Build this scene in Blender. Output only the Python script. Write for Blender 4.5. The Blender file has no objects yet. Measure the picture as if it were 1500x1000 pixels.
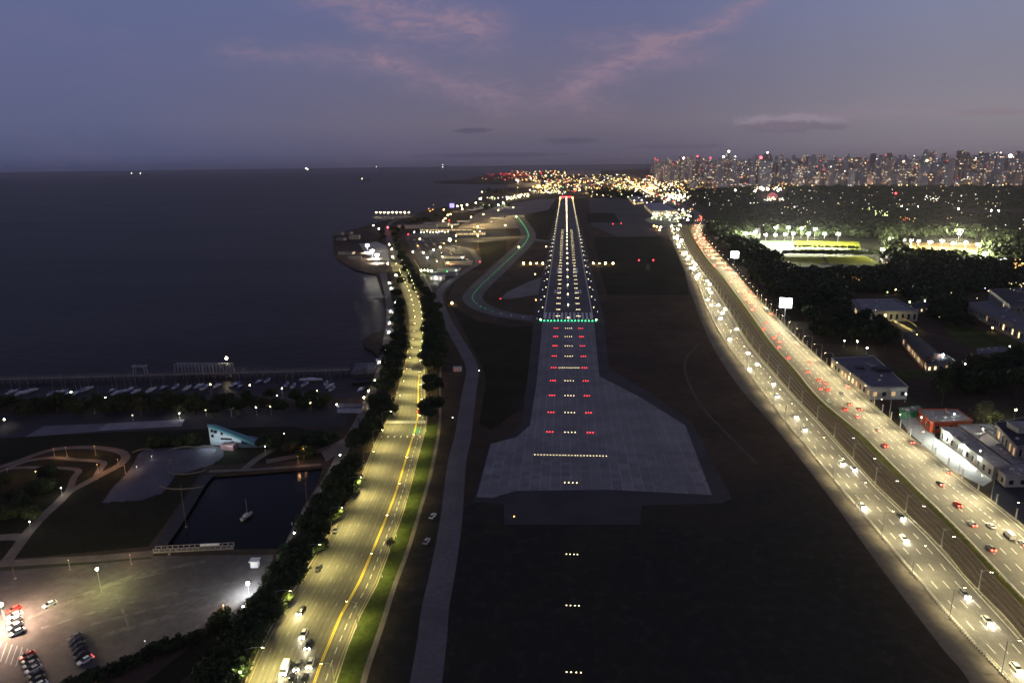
import bpy, bmesh, math, random
import numpy as np
from mathutils import Vector, Matrix
from mathutils.geometry import tessellate_polygon
PI = math.pi
R = random.Random(11)
NR = np.random.default_rng(7)
scn = bpy.context.scene
COL = scn.collection

# ------------------------------------------------------------------ camera
H = 139.0
F = 1000.0                        # focal length in pixels of the 1500 px wide photograph
CM = (Matrix.Rotation(math.radians(4.56), 3, 'Z') @ Matrix.Rotation(PI/2 - math.radians(14.47), 3, 'X')
      @ Matrix.Rotation(math.radians(-0.77), 3, 'Z'))
cd = bpy.data.cameras.new('camera'); cam = bpy.data.objects.new('camera', cd); COL.objects.link(cam)
cam.matrix_world = Matrix.Translation((0, 0, H)) @ CM.to_4x4()
cd.sensor_width = 36.0; cd.lens = 24.0; cd.clip_start = 1.0; cd.clip_end = 400000.0
scn.camera = cam

# ------------------------------------------------------------------ render settings
scn.view_settings.view_transform = 'Standard'; scn.view_settings.look = 'None'
scn.view_settings.exposure = 0.0; scn.view_settings.gamma = 1.0
scn.render.engine = 'CYCLES'
cy = scn.cycles
cy.use_denoising = True
cy.use_light_tree = True
cy.max_bounces = 4; cy.diffuse_bounces = 2; cy.glossy_bounces = 2; cy.transmission_bounces = 2
cy.sample_clamp_indirect = 1.5
cy.filter_width = 1.65
cy.caustics_reflective = False; cy.caustics_refractive = False

# ------------------------------------------------------------------ sky (world)
def srgb(r, g, b):
    f = lambda c: ((c/255.0)/12.92 if c/255.0 <= 0.04045 else (((c/255.0)+0.055)/1.055)**2.4)
    return (f(r), f(g), f(b), 1.0)
W = bpy.data.worlds.new('World'); scn.world = W; W.use_nodes = True
nt = W.node_tree; nt.nodes.clear()
class N:
    """tiny helper for node maths"""
    def __init__(s, nt): s.nt = nt
    def n(s, t, **kw):
        x = s.nt.nodes.new(t)
        for k, v in kw.items(): setattr(x, k, v)
        return x
    def put(s, sock, v):
        if isinstance(v, bpy.types.NodeSocket): s.nt.links.new(v, sock)
        else: sock.default_value = v
    def m(s, op, a, b=0.0, c=0.0, clamp=False):
        x = s.n('ShaderNodeMath', operation=op); x.use_clamp = clamp
        s.put(x.inputs[0], a); s.put(x.inputs[1], b); s.put(x.inputs[2], c); return x.outputs[0]
    def mix(s, f, a, b):
        x = s.n('ShaderNodeMix', data_type='RGBA'); s.put(x.inputs[0], f); s.put(x.inputs[6], a); s.put(x.inputs[7], b); return x.outputs[2]
    def ramp(s, f, stops, interp='LINEAR'):
        x = s.n('ShaderNodeValToRGB'); cr = x.color_ramp; cr.interpolation = interp
        while len(cr.elements) < len(stops): cr.elements.new(0.5)
        for e, (p, c) in zip(cr.elements, stops): e.position = p; e.color = c
        s.put(x.inputs[0], f); return x.outputs[0]
    def maprange(s, v, a, b, c=0.0, d=1.0, smooth=True):
        x = s.n('ShaderNodeMapRange'); x.interpolation_type = 'SMOOTHSTEP' if smooth else 'LINEAR'
        s.put(x.inputs[0], v); s.put(x.inputs[1], a); s.put(x.inputs[2], b); s.put(x.inputs[3], c); s.put(x.inputs[4], d); return x.outputs[0]
    def noise(s, vec, scale, detail=4.0, rough=0.5, dist=0.0):
        x = s.n('ShaderNodeTexNoise'); s.put(x.inputs['Vector'], vec); x.inputs['Scale'].default_value = scale
        x.inputs['Detail'].default_value = detail; x.inputs['Roughness'].default_value = rough; x.inputs['Distortion'].default_value = dist
        return x.outputs['Fac']
w = N(nt)
tc = w.n('ShaderNodeTexCoord'); sp = w.n('ShaderNodeSeparateXYZ'); nt.links.new(tc.outputs['Generated'], sp.inputs[0])
dx, dy, dz = sp.outputs
el = w.m('MAXIMUM', dz, 0.0)
stopz = [0.0, 0.02, 0.055, 0.12, 0.21, 0.5, 1.0]
left = [(62,68,100), (80,86,119), (92,97,130), (97,102,138), (97,106,146), (90,94,124), (84,82,106)]
mid  = [(80,75,96), (93,88,110), (110,103,120), (107,106,132), (101,106,144), (92,92,122), (84,82,106)]
rgt  = [(116,106,118), (128,121,131), (137,131,141), (132,131,149), (129,135,166), (104,102,128), (84,82,106)]
L_, M_, R_ = [w.ramp(el, [(p, srgb(*c)) for p, c in zip(stopz, cs)]) for cs in (left, mid, rgt)]
az = w.m('DIVIDE', dx, w.m('MAXIMUM', w.m('ADD', w.m('ABSOLUTE', dy), 0.0), 0.15))
f1 = w.maprange(az, -0.75, -0.05); f2 = w.maprange(az, 0.0, 0.62)
skyc = w.mix(f2, w.mix(f1, L_, M_), R_)
# clouds: thin wisps high up and small grey ones near the horizon
yy = w.m('MAXIMUM', dy, 0.05)
u = w.m('DIVIDE', dx, yy); v = w.m('DIVIDE', dz, yy)
cmb = w.n('ShaderNodeCombineXYZ'); w.put(cmb.inputs[0], u); w.put(cmb.inputs[1], w.m('MULTIPLY', v, 2.6))
uv = cmb.outputs[0]
front = w.maprange(dy, 0.15, 0.35)
warpn = w.noise(uv, 7.0, 5.0, 0.55)
warp2 = w.noise(uv, 19.0, 5.0, 0.6, 0.8)
fine = w.noise(uv, 30.0, 6.0, 0.62, 1.2)
def wisp(p, q, width, seed, amp=0.011):
    """soft streak from direction p to direction q in the (x/y, z/y) plane"""
    ax, ay = p; bx, by = q
    Lg = math.hypot(bx-ax, by-ay); tx, ty = (bx-ax)/Lg, (by-ay)/Lg
    du = w.m('SUBTRACT', u, ax); dv = w.m('SUBTRACT', v, ay)
    along = w.m('ADD', w.m('MULTIPLY', du, tx), w.m('MULTIPLY', dv, ty))
    across = w.m('ADD', w.m('MULTIPLY', du, -ty), w.m('MULTIPLY', dv, tx))
    across = w.m('ADD', across, w.m('MULTIPLY', w.m('SUBTRACT', warpn, 0.5), amp*6))
    g = w.m('SUBTRACT', 1.0, w.m('DIVIDE', w.m('ABSOLUTE', across), width), clamp=True)
    e0 = w.maprange(along, -0.03, 0.05); e1 = w.maprange(along, Lg-0.05, Lg+0.03, 1.0, 0.0)
    tex = w.maprange(w.m('ADD', w.m('MULTIPLY', fine, 0.65), w.m('MULTIPLY', warp2, 0.35)), 0.38, 0.62)
    return w.m('MULTIPLY', w.m('MULTIPLY', w.m('POWER', g, 1.5), w.m('MULTIPLY', e0, e1)), w.m('ADD', w.m('MULTIPLY', tex, 0.65), 0.35))
acc = 0.0
for k, (p, q, wd, s) in enumerate([
        ((-0.40, 0.252), (-0.08, 0.176), 0.046, .95), ((-0.30, 0.196), (-0.10, 0.178), 0.024, .55),
        ((-0.50, 0.160), (-0.22, 0.142), 0.026, .45), ((-0.30, 0.152), (-0.08, 0.086), 0.042, .62),
        ((-0.16, 0.094), (0.08, 0.076), 0.034, .42), ((-0.26, 0.165), (0.06, 0.120), 0.070, .14),
        ((-0.02, 0.098), (0.13, 0.148), 0.034, .85), ((0.07, 0.128), (0.28, 0.220), 0.022, 1.0),
        ((0.01, 0.164), (0.15, 0.152), 0.024, .6), ((0.08, 0.128), (0.21, 0.146), 0.022, .55), ((0.00, 0.105), (0.10, 0.104), 0.016, .4), ((0.24, 0.055), (0.56, 0.068), 0.014, .25)]):
    g = w.m('MULTIPLY', wisp(p, q, wd, k), s)
    acc = g if k == 0 else w.m('ADD', acc, g)
acc = w.m('MULTIPLY', w.m('MINIMUM', acc, 0.9), front)
skyc = w.mix(w.m('MULTIPLY', acc, .8), skyc, srgb(152, 128, 146))
# a soft high veil so that the blue is never quite even
veil = w.maprange(w.noise(uv, 3.2, 6.0, 0.6, 0.5), 0.5, 0.8)
skyc = w.mix(w.m('MULTIPLY', w.m('MULTIPLY', veil, front), 0.16), skyc, srgb(128, 112, 134))
def puff(cx, cyv, rx, ry, col, a, sky):
    qx = w.m('DIVIDE', w.m('SUBTRACT', u, cx), rx); qy = w.m('DIVIDE', w.m('SUBTRACT', v, cyv), ry)
    d2 = w.m('ADD', w.m('MULTIPLY', qx, qx), w.m('MULTIPLY', qy, qy))
    bl = w.m('SUBTRACT', w.m('ADD', 1.0, w.m('MULTIPLY', w.m('SUBTRACT', fine, 0.5), 2.6)), d2)
    mk = w.m('MULTIPLY', w.maprange(bl, 0.0, 0.7), front)
    return w.mix(w.m('MULTIPLY', mk, a), sky, col)
skyc = puff(0.300, 0.052, 0.085, 0.012, srgb(146, 134, 148), .75, skyc)
skyc = puff(0.302, 0.046, 0.086, 0.009, srgb(108, 99, 116), .75, skyc)
skyc = puff(-0.128, 0.048, 0.034, 0.004, srgb(84, 80, 102), .7, skyc)
skyc = puff(0.008, 0.032, 0.045, 0.005, srgb(82, 77, 99), .6, skyc)
skyc = puff(0.150, 0.022, 0.090, 0.004, srgb(88, 82, 102), .5, skyc)
skyc = puff(-0.10, 0.014, 0.12, 0.004, srgb(72, 66, 92), .5, skyc)
skyc = puff(0.56, 0.060, 0.05, 0.006, srgb(134, 118, 130), .5, skyc)
# below the horizon the dome is as dark as the river
skyc = w.mix(w.maprange(dz, -0.02, -0.002), srgb(30, 29, 40), skyc)
bg = w.n('ShaderNodeBackground'); nt.links.new(skyc, bg.inputs[0]); bg.inputs[1].default_value = 1.0
wo = w.n('ShaderNodeOutputWorld'); nt.links.new(bg.outputs[0], wo.inputs[0])
# the sun is below the horizon: only a faint soft after-glow from the west (behind the camera on the right)
sl = bpy.data.lights.new('sun', 'SUN'); sl.energy = 0.012; sl.angle = math.radians(30); sl.color = (1.0, .72, .62)
so = bpy.data.objects.new('sun', sl); COL.objects.link(so); so.rotation_euler = (math.radians(80), 0, math.radians(60))

# ------------------------------------------------------------------ pixel -> place on the ground
def G(x, y, z=0.0):
    d = CM @ Vector(((x-750)/F, -(y-500)/F, -1)); t = (z-H)/d.z
    p = Vector((0, 0, H)) + t*d; p.z = z; return p
def dist(p): return math.hypot(p[0], p[1])

# ------------------------------------------------------------------ materials
MATS = {}
def mat(name, col, col2=None, scale=0.5, rough=0.85, bump=0.0, bscale=None, metal=0.0, spec=0.3, detail=5.0, lo=0.35, hi=0.65, scale2=None, amt2=0.0, obj=False):
    if name in MATS: return MATS[name]
    m = bpy.data.materials.new(name); m.use_nodes = True; t = m.node_tree; h = N(t)
    b = t.nodes['Principled BSDF']
    b.inputs['Roughness'].default_value = rough; b.inputs['Metallic'].default_value = metal
    b.inputs['Specular IOR Level'].default_value = spec
    tcn = h.n('ShaderNodeTexCoord'); vec = tcn.outputs['Object']
    c1 = (*col, 1) if len(col) == 3 else col
    if col2 is None: col2 = tuple(c*0.75 for c in col[:3])
    fac = h.maprange(h.noise(vec, scale, detail, 0.6), lo, hi)
    c = h.mix(fac, c1, (*col2[:3], 1))
    if amt2:
        f2 = h.maprange(h.noise(vec, scale2 or scale*9, 4.0, 0.65), 0.3, 0.7)
        c = h.mix(h.m('MULTIPLY', f2, amt2), c, (*[k*0.35 for k in col[:3]], 1))
    t.links.new(c, b.inputs['Base Color'])
    if bump:
        bn = h.n('ShaderNodeBump'); bn.inputs['Strength'].default_value = bump; bn.inputs['Distance'].default_value = 0.3
        t.links.new(h.noise(vec, bscale or scale*4, 5.0, 0.6), bn.inputs['Height']); t.links.new(bn.outputs[0], b.inputs['Normal'])
    MATS[name] = m; return m
def emis(name, col, strength):
    if name in MATS: return MATS[name]
    m = bpy.data.materials.new(name); m.use_nodes = True; t = m.node_tree
    b = t.nodes['Principled BSDF']; b.inputs['Base Color'].default_value = (*col, 1)
    b.inputs['Emission Color'].default_value = (*col, 1); b.inputs['Emission Strength'].default_value = strength
    b.inputs['Roughness'].default_value = .4
    m.cycles.emission_sampling = 'NONE'
    MATS[name] = m; return m
M_soil = mat('soil', (.090,.066,.046), (.058,.045,.034), .012, spec=.05, rough=.95, amt2=.35, scale2=.15)
h = N(M_soil.node_tree); _b = M_soil.node_tree.nodes['Principled BSDF']; _src = _b.inputs['Base Color'].links[0].from_socket
_tc = h.n('ShaderNodeTexCoord'); _sp = h.n('ShaderNodeSeparateXYZ'); M_soil.node_tree.links.new(_tc.outputs['Object'], _sp.inputs[0])
_nz = h.noise(_tc.outputs['Object'], .035, 6.0, .65, .6); _nf = h.noise(_tc.outputs['Object'], .22, 5.0, .7)
_yy = h.m('ADD', _sp.outputs[1], h.m('MULTIPLY', h.m('SUBTRACT', _nz, .5), 190.0)); _xx = h.m('ADD', h.m('ABSOLUTE', h.m('SUBTRACT', _sp.outputs[0], 25.0)), h.m('MULTIPLY', h.m('SUBTRACT', _nf, .5), 60.0))
_f = h.m('MULTIPLY', h.maprange(_yy, 330.0, 230.0), h.maprange(_xx, 110.0, 60.0))
_c = h.mix(_f, _src, (.030,.031,.026,1)); _c = h.mix(h.m('MULTIPLY', h.maprange(_nz, .45, .7), .5), _c, (.034,.036,.020,1)); _c = h.mix(h.m('MULTIPLY', h.maprange(_nf, .48, .78), .5), _c, (.085,.068,.054,1))
M_soil.node_tree.links.new(_c, _b.inputs['Base Color'])
M_grass = mat('grass_dark', (.034,.034,.020), (.022,.024,.014), .03, spec=.05, rough=.95, amt2=.4, scale2=.4, bump=.4, bscale=1.2)
M_verge = mat('verge_grass', (.085,.112,.030), (.046,.066,.018), .09, spec=.05, rough=.95, amt2=.65, scale2=.5, bump=.8, bscale=1.5)
M_asph = mat('asphalt', (.135,.130,.125), (.100,.097,.094), .02, rough=.8, amt2=.45, scale2=.35, spec=.3)
M_asph2 = mat('asphalt_avenue', (.150,.140,.115), (.110,.104,.088), .03, rough=.75, amt2=.4, scale2=.22, spec=.3)
M_asph_dark = mat('asphalt_dark', (.040,.042,.052), (.030,.031,.040), .05, rough=.85, amt2=.3, scale2=.8)
M_lot = mat('asphalt_lot', (.135,.120,.112), (.085,.078,.074), .045, rough=.85, amt2=.5, scale2=.35)
M_conc = mat('concrete', (.25,.25,.255), (.185,.185,.195), .05, rough=.85, amt2=.25, scale2=.6)
M_conc_b = mat('concrete_worn', (.225,.222,.232), (.19,.188,.198), .07, rough=.9, amt2=.25, scale2=.7)
M_joint = mat('joint_sealant', (.48,.48,.49), (.26,.26,.27), .05)
M_runway = mat('runway_asphalt', (.110,.110,.122), (.085,.085,.095), .02, rough=.8, amt2=.3, scale2=.3)
M_shoulder = mat('shoulder_asphalt', (.052,.050,.054), (.034,.033,.037), .04, rough=.85)
M_service = mat('service_asphalt', (.155,.148,.150), (.12,.115,.118), .06, rough=.9, amt2=.35, scale2=.6)
M_side = mat('pavement_stone', (.24,.21,.17), (.17,.15,.125), .12, rough=.9, amt2=.3)
M_path = mat('path_paving', (.20,.17,.14), (.135,.118,.10), .15, rough=.9, amt2=.3)
M_ballast = mat('ballast', (.060,.045,.036), (.035,.028,.024), .2, rough=.95, amt2=.5, scale2=1.4, bump=.6)
M_white = mat('white_paint', (.75,.75,.72), (.55,.55,.53), .5, rough=.6)
M_worn = mat('worn_lane_paint', (.42,.41,.36), (.26,.25,.22), .8, rough=.7, lo=.3, hi=.6)
M_yellow = mat('yellow_paint', (.80,.60,.03), (.7,.5,.03), .5, rough=.6)
M_green_p = mat('green_paint', (.06,.17,.13), (.05,.14,.11), .5, rough=.7)
M_pole = mat('galvanised_steel', (.42,.42,.40), (.32,.32,.31), 1.0, rough=.5, metal=.3)
M_pale = mat('pale_post', (.62,.60,.52), (.5,.48,.42), 1.0, rough=.7)
M_dark = mat('dark_metal', (.05,.05,.055), (.035,.035,.04), 1.0, rough=.5)
M_rail = mat('rail_steel', (.16,.13,.11), (.10,.08,.07), 1.0, rough=.45, metal=.6)
M_bark = mat('bark', (.07,.055,.04), (.04,.032,.025), 1.5, rough=.95)
def leafmat(name, a, b):
    m = mat(name, a, b, .35, rough=.8, spec=.2, detail=2.0, lo=.3, hi=.7)
    return m
M_leaf = [leafmat('leaf_dark', (.030,.048,.018), (.014,.024,.010)), leafmat('leaf_mid', (.045,.062,.022), (.020,.030,.012)),
          leafmat('leaf_olive', (.060,.062,.028), (.028,.030,.015))]
M_leaf_pale = leafmat('leaf_pale', (.15,.14,.075), (.09,.085,.05))

# ------------------------------------------------------------------ object helpers
import re
def tidy(l):
    for a, b in (('left carriageway', 'airfield-side carriageway'), ('right carriageway', 'park-side carriageway'), ('right beside', 'directly beside'), ('right behind', 'directly behind'), ('just right of', 'just inland of'), ('right of', 'inland of'), ('left of', 'seaward of'),
                 ('from the left end of', 'from the sea end of'), ('from the left', 'from the sea'), ('left end', 'sea end'), ('right end', 'inland end'), ('right edge', 'inland edge'), ('left edge', 'seaward edge'), ('farthest', 'most distant'), ('nearest', 'closest'), ('closest', 'nearest')):
        l = l.replace(a, b)
    l = re.sub(r'\bleft\b(?!-)', 'seaward', l); l = re.sub(r'\bright\b(?!-)', 'inland', l); l = l.replace('nearest', 'first').replace('most distant', 'last')
    n = lambda t: len(re.findall(r"[A-Za-z0-9']+", t))
    while n(l) > 16 and ' the ' in l: l = l.replace(' the ', ' ', 1)
    for a in ('leafy ', 'bushy ', 'dense ', 'dark ', 'clipped ', 'crowded ', 'dazzling '):
        if n(l) > 16: l = l.replace(a, '', 1)
    return l
def tag(o, label=None, cat=None, group=None, kind=None):
    if label: label = tidy(label)
    if label: o['label'] = label
    if cat: o['category'] = cat
    if group: o['group'] = group
    if kind: o['kind'] = kind
    return o
class MB:
    def __init__(s): s.v = []; s.f = []
    def add(s, vs, fs):
        k = len(s.v); s.v += [tuple(p) for p in vs]; s.f += [tuple(i+k for i in f) for f in fs]; return s
    def box(s, c, d, rz=0.0, taper=1.0):
        cx, cy_, cz = c; hx, hy, hz = d[0]/2, d[1]/2, d[2]/2; ca, sa = math.cos(rz), math.sin(rz); vs = []
        for z, k in ((-hz, 1.0), (hz, taper)):
            for x, y in ((-hx, -hy), (hx, -hy), (hx, hy), (-hx, hy)):
                x *= k; y *= k; vs.append((cx+x*ca-y*sa, cy_+x*sa+y*ca, cz+z))
        return s.add(vs, [(3,2,1,0), (4,5,6,7), (0,1,5,4), (1,2,6,5), (2,3,7,6), (3,0,4,7)])
    def tube(s, p, q, r0, r1=None, n=6, cap=True):
        r1 = r0 if r1 is None else r1; p = Vector(p); q = Vector(q); d = (q-p).normalized()
        a = d.orthogonal().normalized(); b = d.cross(a); vs = []
        for c, r in ((p, r0), (q, r1)):
            for i in range(n):
                t = 2*PI*i/n; vs.append(c + a*math.cos(t)*r + b*math.sin(t)*r)
        fs = [(i, (i+1) % n, n+(i+1) % n, n+i) for i in range(n)]
        if cap: fs += [tuple(range(n-1, -1, -1)), tuple(range(n, 2*n))]
        return s.add(vs, fs)
    def lathe(s, prof, c=(0,0,0), n=10, axis='Z'):
        vs = []; fs = []
        for r, z in prof:
            for i in range(n):
                t = 2*PI*i/n; x, y = r*math.cos(t), r*math.sin(t)
                vs.append((c[0]+x, c[1]+y, c[2]+z) if axis == 'Z' else (c[0]+x, c[1]+z, c[2]+y))
        for j in range(len(prof)-1):
            for i in range(n): fs.append((j*n+i, j*n+(i+1) % n, (j+1)*n+(i+1) % n, (j+1)*n+i))
        fs += [tuple(range(n-1, -1, -1)), tuple((len(prof)-1)*n+i for i in range(n))]
        return s.add(vs, fs)
    def prism(s, pts, z0, z1):
        n = len(pts); a = sum(pts[i][0]*pts[(i+1) % n][1]-pts[(i+1) % n][0]*pts[i][1] for i in range(n))
        if a < 0: pts = pts[::-1]
        vs = [(p[0], p[1], z0) for p in pts] + [(p[0], p[1], z1) for p in pts]
        return s.add(vs, [tuple(range(n-1, -1, -1)), tuple(range(n, 2*n))] + [(i, (i+1) % n, n+(i+1) % n, n+i) for i in range(n)])
    def mesh(s, name, m, smooth=False):
        me = bpy.data.meshes.new(name); me.from_pydata(s.v, [], s.f); me.materials.append(m)
        if smooth: me.polygons.foreach_set('use_smooth', [True]*len(me.polygons))
        me.update(); return me
    def build(s, name, m, parent=None, smooth=False):
        return link(name, s.mesh(name, m, smooth), parent)
def link(name, me, parent=None, loc=None, rz=None):
    o = bpy.data.objects.new(name, me); COL.objects.link(o)
    if parent: o.parent = parent
    if loc is not None: o.location = loc
    if rz is not None: o.rotation_euler = (0, 0, rz)
    return o
def thing(name, label, cat, loc=(0,0,0), rz=0.0, group=None):
    o = bpy.data.objects.new(name, None); COL.objects.link(o); o.location = loc; o.rotation_euler = (0, 0, rz); o.empty_display_size = .5
    return tag(o, label, cat, group)
def copy_tree(o, loc=None, rz=None, label=None, parent=None, group=None):
    c = o.copy(); COL.objects.link(c)
    if parent: c.parent = parent
    for ch in o.children: copy_tree(ch, parent=c)
    if loc is not None: c.location = loc
    if rz is not None: c.rotation_euler = (0, 0, rz)
    if label: c['label'] = tidy(label)
    if group: c['group'] = group
    return c
_ones = 'first second third fourth fifth sixth seventh eighth ninth tenth eleventh twelfth thirteenth fourteenth fifteenth sixteenth seventeenth eighteenth nineteenth'.split()
_tens = {2:'twenty',3:'thirty',4:'forty',5:'fifty',6:'sixty',7:'seventy',8:'eighty',9:'ninety'}
_tth = {2:'twentieth',3:'thirtieth',4:'fortieth',5:'fiftieth',6:'sixtieth',7:'seventieth',8:'eightieth',9:'ninetieth'}
def ordn(i):
    i += 1
    if i < 20: return _ones[i-1]
    if i >= 100: return 'hundredth' if i == 100 else 'hundred and ' + ordn(i-101)
    t, o = divmod(i, 10); return _tth[t] if o == 0 else _tens[t] + '-' + _ones[o-1]
def sheet(name, px, m, z=0.02, kind='structure', label=None, holes=None, world=False):
    P = [Vector(p).to_3d() if world else G(*p) for p in px]
    rings = [P] + [[G(*p) for p in h] for h in (holes or [])]
    tris = tessellate_polygon([[Vector((q.x, q.y, 0)) for q in r] for r in rings])
    fl = [q for r in rings for q in r]; vs = [(q.x, q.y, z) for q in fl]; fs = []
    for a, b, c in tris:
        n = (fl[b]-fl[a]).xy.to_3d().cross((fl[c]-fl[a]).xy.to_3d()).z
        fs.append((a, b, c) if n > 0 else (c, b, a))
    me = bpy.data.meshes.new(name); me.from_pydata(vs, [], fs); me.materials.append(m); me.update()
    o = link(name, me); return tag(o, label, kind=kind)
def smooth_pts(P, k=6):
    out = []
    for i in range(len(P)-1):
        p0 = P[max(i-1, 0)]; p1 = P[i]; p2 = P[i+1]; p3 = P[min(i+2, len(P)-1)]
        for j in range(k):
            t = j/k; out.append(0.5*((2*p1)+(p2-p0)*t+(2*p0-5*p1+4*p2-p3)*t*t+(3*p1-p0-3*p2+p3)*t**3))
    return out + [P[-1]]
def ribbon(name, px, width, m, z=0.03, k=6, label=None, world=False, kind='structure', curve=True):
    P = [Vector(p) if world else G(*p) for p in px]
    if curve: P = smooth_pts(P, k)
    L = []; Rr = []
    for i, p in enumerate(P):
        t = (P[min(i+1, len(P)-1)]-P[max(i-1, 0)]); t.z = 0; t.normalize(); n = Vector((-t.y, t.x, 0))
        wd = width(i/(len(P)-1)) if callable(width) else width
        L.append(p+n*wd/2); Rr.append(p-n*wd/2)
    vs = []; fs = []
    for a, b in zip(L, Rr): vs += [(a.x, a.y, z), (b.x, b.y, z)]
    for i in range(len(P)-1): fs.append((2*i, 2*i+1, 2*i+3, 2*i+2))
    me = bpy.data.meshes.new(name); me.from_pydata(vs, [], fs); me.materials.append(m); me.update()
    return tag(link(name, me), label, kind=kind), P
class Strip:
    """a road given by its left and right edge at several rows of the photograph; s = metres along, u = 0..1 across"""
    def __init__(s, rows, step=None):
        rows = sorted(rows, key=lambda r: -r[0])
        A = [(G(r[1], r[0]), G(r[2], r[0])) for r in rows]
        Lp = smooth_pts([a for a, b in A], 5); Rp = smooth_pts([b for a, b in A], 5)
        s.L, s.R = Lp, Rp; s.S = [0.0]
        for i in range(1, len(Lp)):
            s.S.append(s.S[-1] + ((Lp[i]+Rp[i])/2-(Lp[i-1]+Rp[i-1])/2).length)
        s.len = s.S[-1]
    def at(s, d, u, z=0.0):
        i = min(max(np.searchsorted(s.S, d)-1, 0), len(s.S)-2); t = (d-s.S[i])/max(s.S[i+1]-s.S[i], 1e-6)
        a = s.L[i].lerp(s.L[i+1], t); b = s.R[i].lerp(s.R[i+1], t); p = a.lerp(b, u); p.z = z; return p
    def ang(s, d):
        a = s.at(d, .5); b = s.at(d+2, .5) if d+2 < s.len else a + (a - s.at(d-2, .5)); t = b-a; return math.atan2(t.y, t.x)
    def width(s, d): return (s.at(d, 0)-s.at(d, 1)).length
    def surf(s, name, m, z, u0=0.0, u1=1.0, label=None):
        vs = []; fs = []
        for a, b in zip(s.L, s.R):
            p = a.lerp(b, u0); q = a.lerp(b, u1); vs += [(p.x, p.y, z), (q.x, q.y, z)]
        for i in range(len(s.L)-1): fs.append((2*i, 2*i+1, 2*i+3, 2*i+2))
        me = bpy.data.meshes.new(name); me.from_pydata(vs, [], fs); me.materials.append(m); me.update()
        return tag(link(name, me), label, kind='structure')
    def dashes(s, name, m, z, us, dash, gap, s0, s1, wd=.16, off=0.0):
        b = MB()
        for u in us:
            d = s0+off
            while d+dash < min(s1, s.len-3):
                n = max(1, int(dash/15)) if dash > 15 else 1
                for j in range(n):
                    a0 = d+dash*j/n; a1 = d+dash*(j+1)/n
                    p = s.at(a0, u); q = s.at(a1, u); t = (q-p).normalized(); nn = Vector((-t.y, t.x, 0))*wd*(1+a0/900)/2
                    b.add([(p-nn)+Vector((0,0,z)), (p+nn)+Vector((0,0,z)), (q+nn)+Vector((0,0,z)), (q-nn)+Vector((0,0,z))], [(3,2,1,0)] )
                d += dash+gap
        return b.build(name, m)

# ------------------------------------------------------------------ water and land
wm = bpy.data.materials.new('river_water'); wm.use_nodes = True; h = N(wm.node_tree); b = wm.node_tree.nodes['Principled BSDF']
b.inputs['Roughness'].default_value = .42; b.inputs['Specular IOR Level'].default_value = .04
wt = h.n('ShaderNodeTexCoord'); mp = h.n('ShaderNodeMapping'); mp.inputs['Scale'].default_value = (.35, 1.0, 1.0)
wm.node_tree.links.new(wt.outputs['Object'], mp.inputs[0])
big = h.noise(mp.outputs[0], .0045, 5.0, .6); small = h.noise(mp.outputs[0], .16, 4.0, .65)
wm.node_tree.links.new(h.mix(h.maprange(h.m('ADD', h.m('MULTIPLY', big, .6), h.m('MULTIPLY', small, .4)), .38, .62), (.010,.008,.010,1), (.036,.030,.034,1)), b.inputs['Base Color'])
bn = h.n('ShaderNodeBump'); bn.inputs['Strength'].default_value = .7; bn.inputs['Distance'].default_value = .6
wm.node_tree.links.new(small, bn.inputs['Height']); wm.node_tree.links.new(bn.outputs[0], b.inputs['Normal'])
S = 180000
wb = MB(); wb.add([(-S,-3000,-1.6),(S,-3000,-1.6),(S,S,-1.6),(-S,S,-1.6)], [(0,1,2,3)]); tag(wb.build('water', wm), kind='structure')

coast = [(960,246),(905,249),(850,251),(800,252),(760,253),(725,255),(700,259),(686,263),(655,264.5),(636,266),(636,268),(690,269.5),(740,270.5),(775,272),
         (775,275),(745,276),(712,278),(704,283),(702,290),(690,297),(665,300),(650,303),(628,309),(606,316),(596,320),(575,322),(560,323),(545,329),(510,338),(494,341),
         (487,347),(489,357),(488,368),(493,378),(505,386),(520,395),(540,400),(551,402),(556,415),(560,430),(563,452),(564,470),(561,484),(545,488),(531,498),
         (535,508),(547,513),(552,520),(556,540),(552,560),(546,585),(500,583),(300,586),(100,589),(-60,592),(-500,606),(-1100,640)]
near_pts = [(-900, 60), (-900, -1500), (4000, -1500), (60000, 5000), (60000, 30000)]
LP = [G(*p) for p in coast] + [Vector((x, y, 0)) for x, y in near_pts] + [G(1700, 231.5), G(1480, 235), G(1200, 239), G(1000, 243.5)]
pond = [(307,696),(473,683),(464,710),(448,734),(432,765),(417,803),(224,806),(245,780),(266,750),(276,728),(284,712)]
rings = [[Vector((q.x, q.y, 0)) for q in LP], [G(*p) for p in pond]]
def ground_mesh():
    tris = tessellate_polygon(rings); fl = [q for r in rings for q in r]; vs = [(q.x, q.y, 0) for q in fl]; fs = []
    for a, b_, c in tris:
        n = (fl[b_]-fl[a]).cross(fl[c]-fl[a]).z; fs.append((a, b_, c) if n > 0 else (c, b_, a))
    k = 0
    for r in rings:                                       # banks down to the water
        n = len(r); base = len(vs)
        vs += [(q.x, q.y, -3.0) for q in r]
        for i in range(n): fs.append((k+i, k+(i+1) % n, base+(i+1) % n, base+i))
        k += n
    me = bpy.data.meshes.new('ground'); me.from_pydata(vs, [], fs); me.materials.append(M_soil); me.update(); return me
tag(link('ground', ground_mesh()), kind='structure')
M_pond = mat('pond_water', (.002,.003,.008), (.001,.002,.005), .05, rough=.2, spec=.06, bump=.05, bscale=1.5)
sheet('pond_water', pond, M_pond, z=-1.1)

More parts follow.
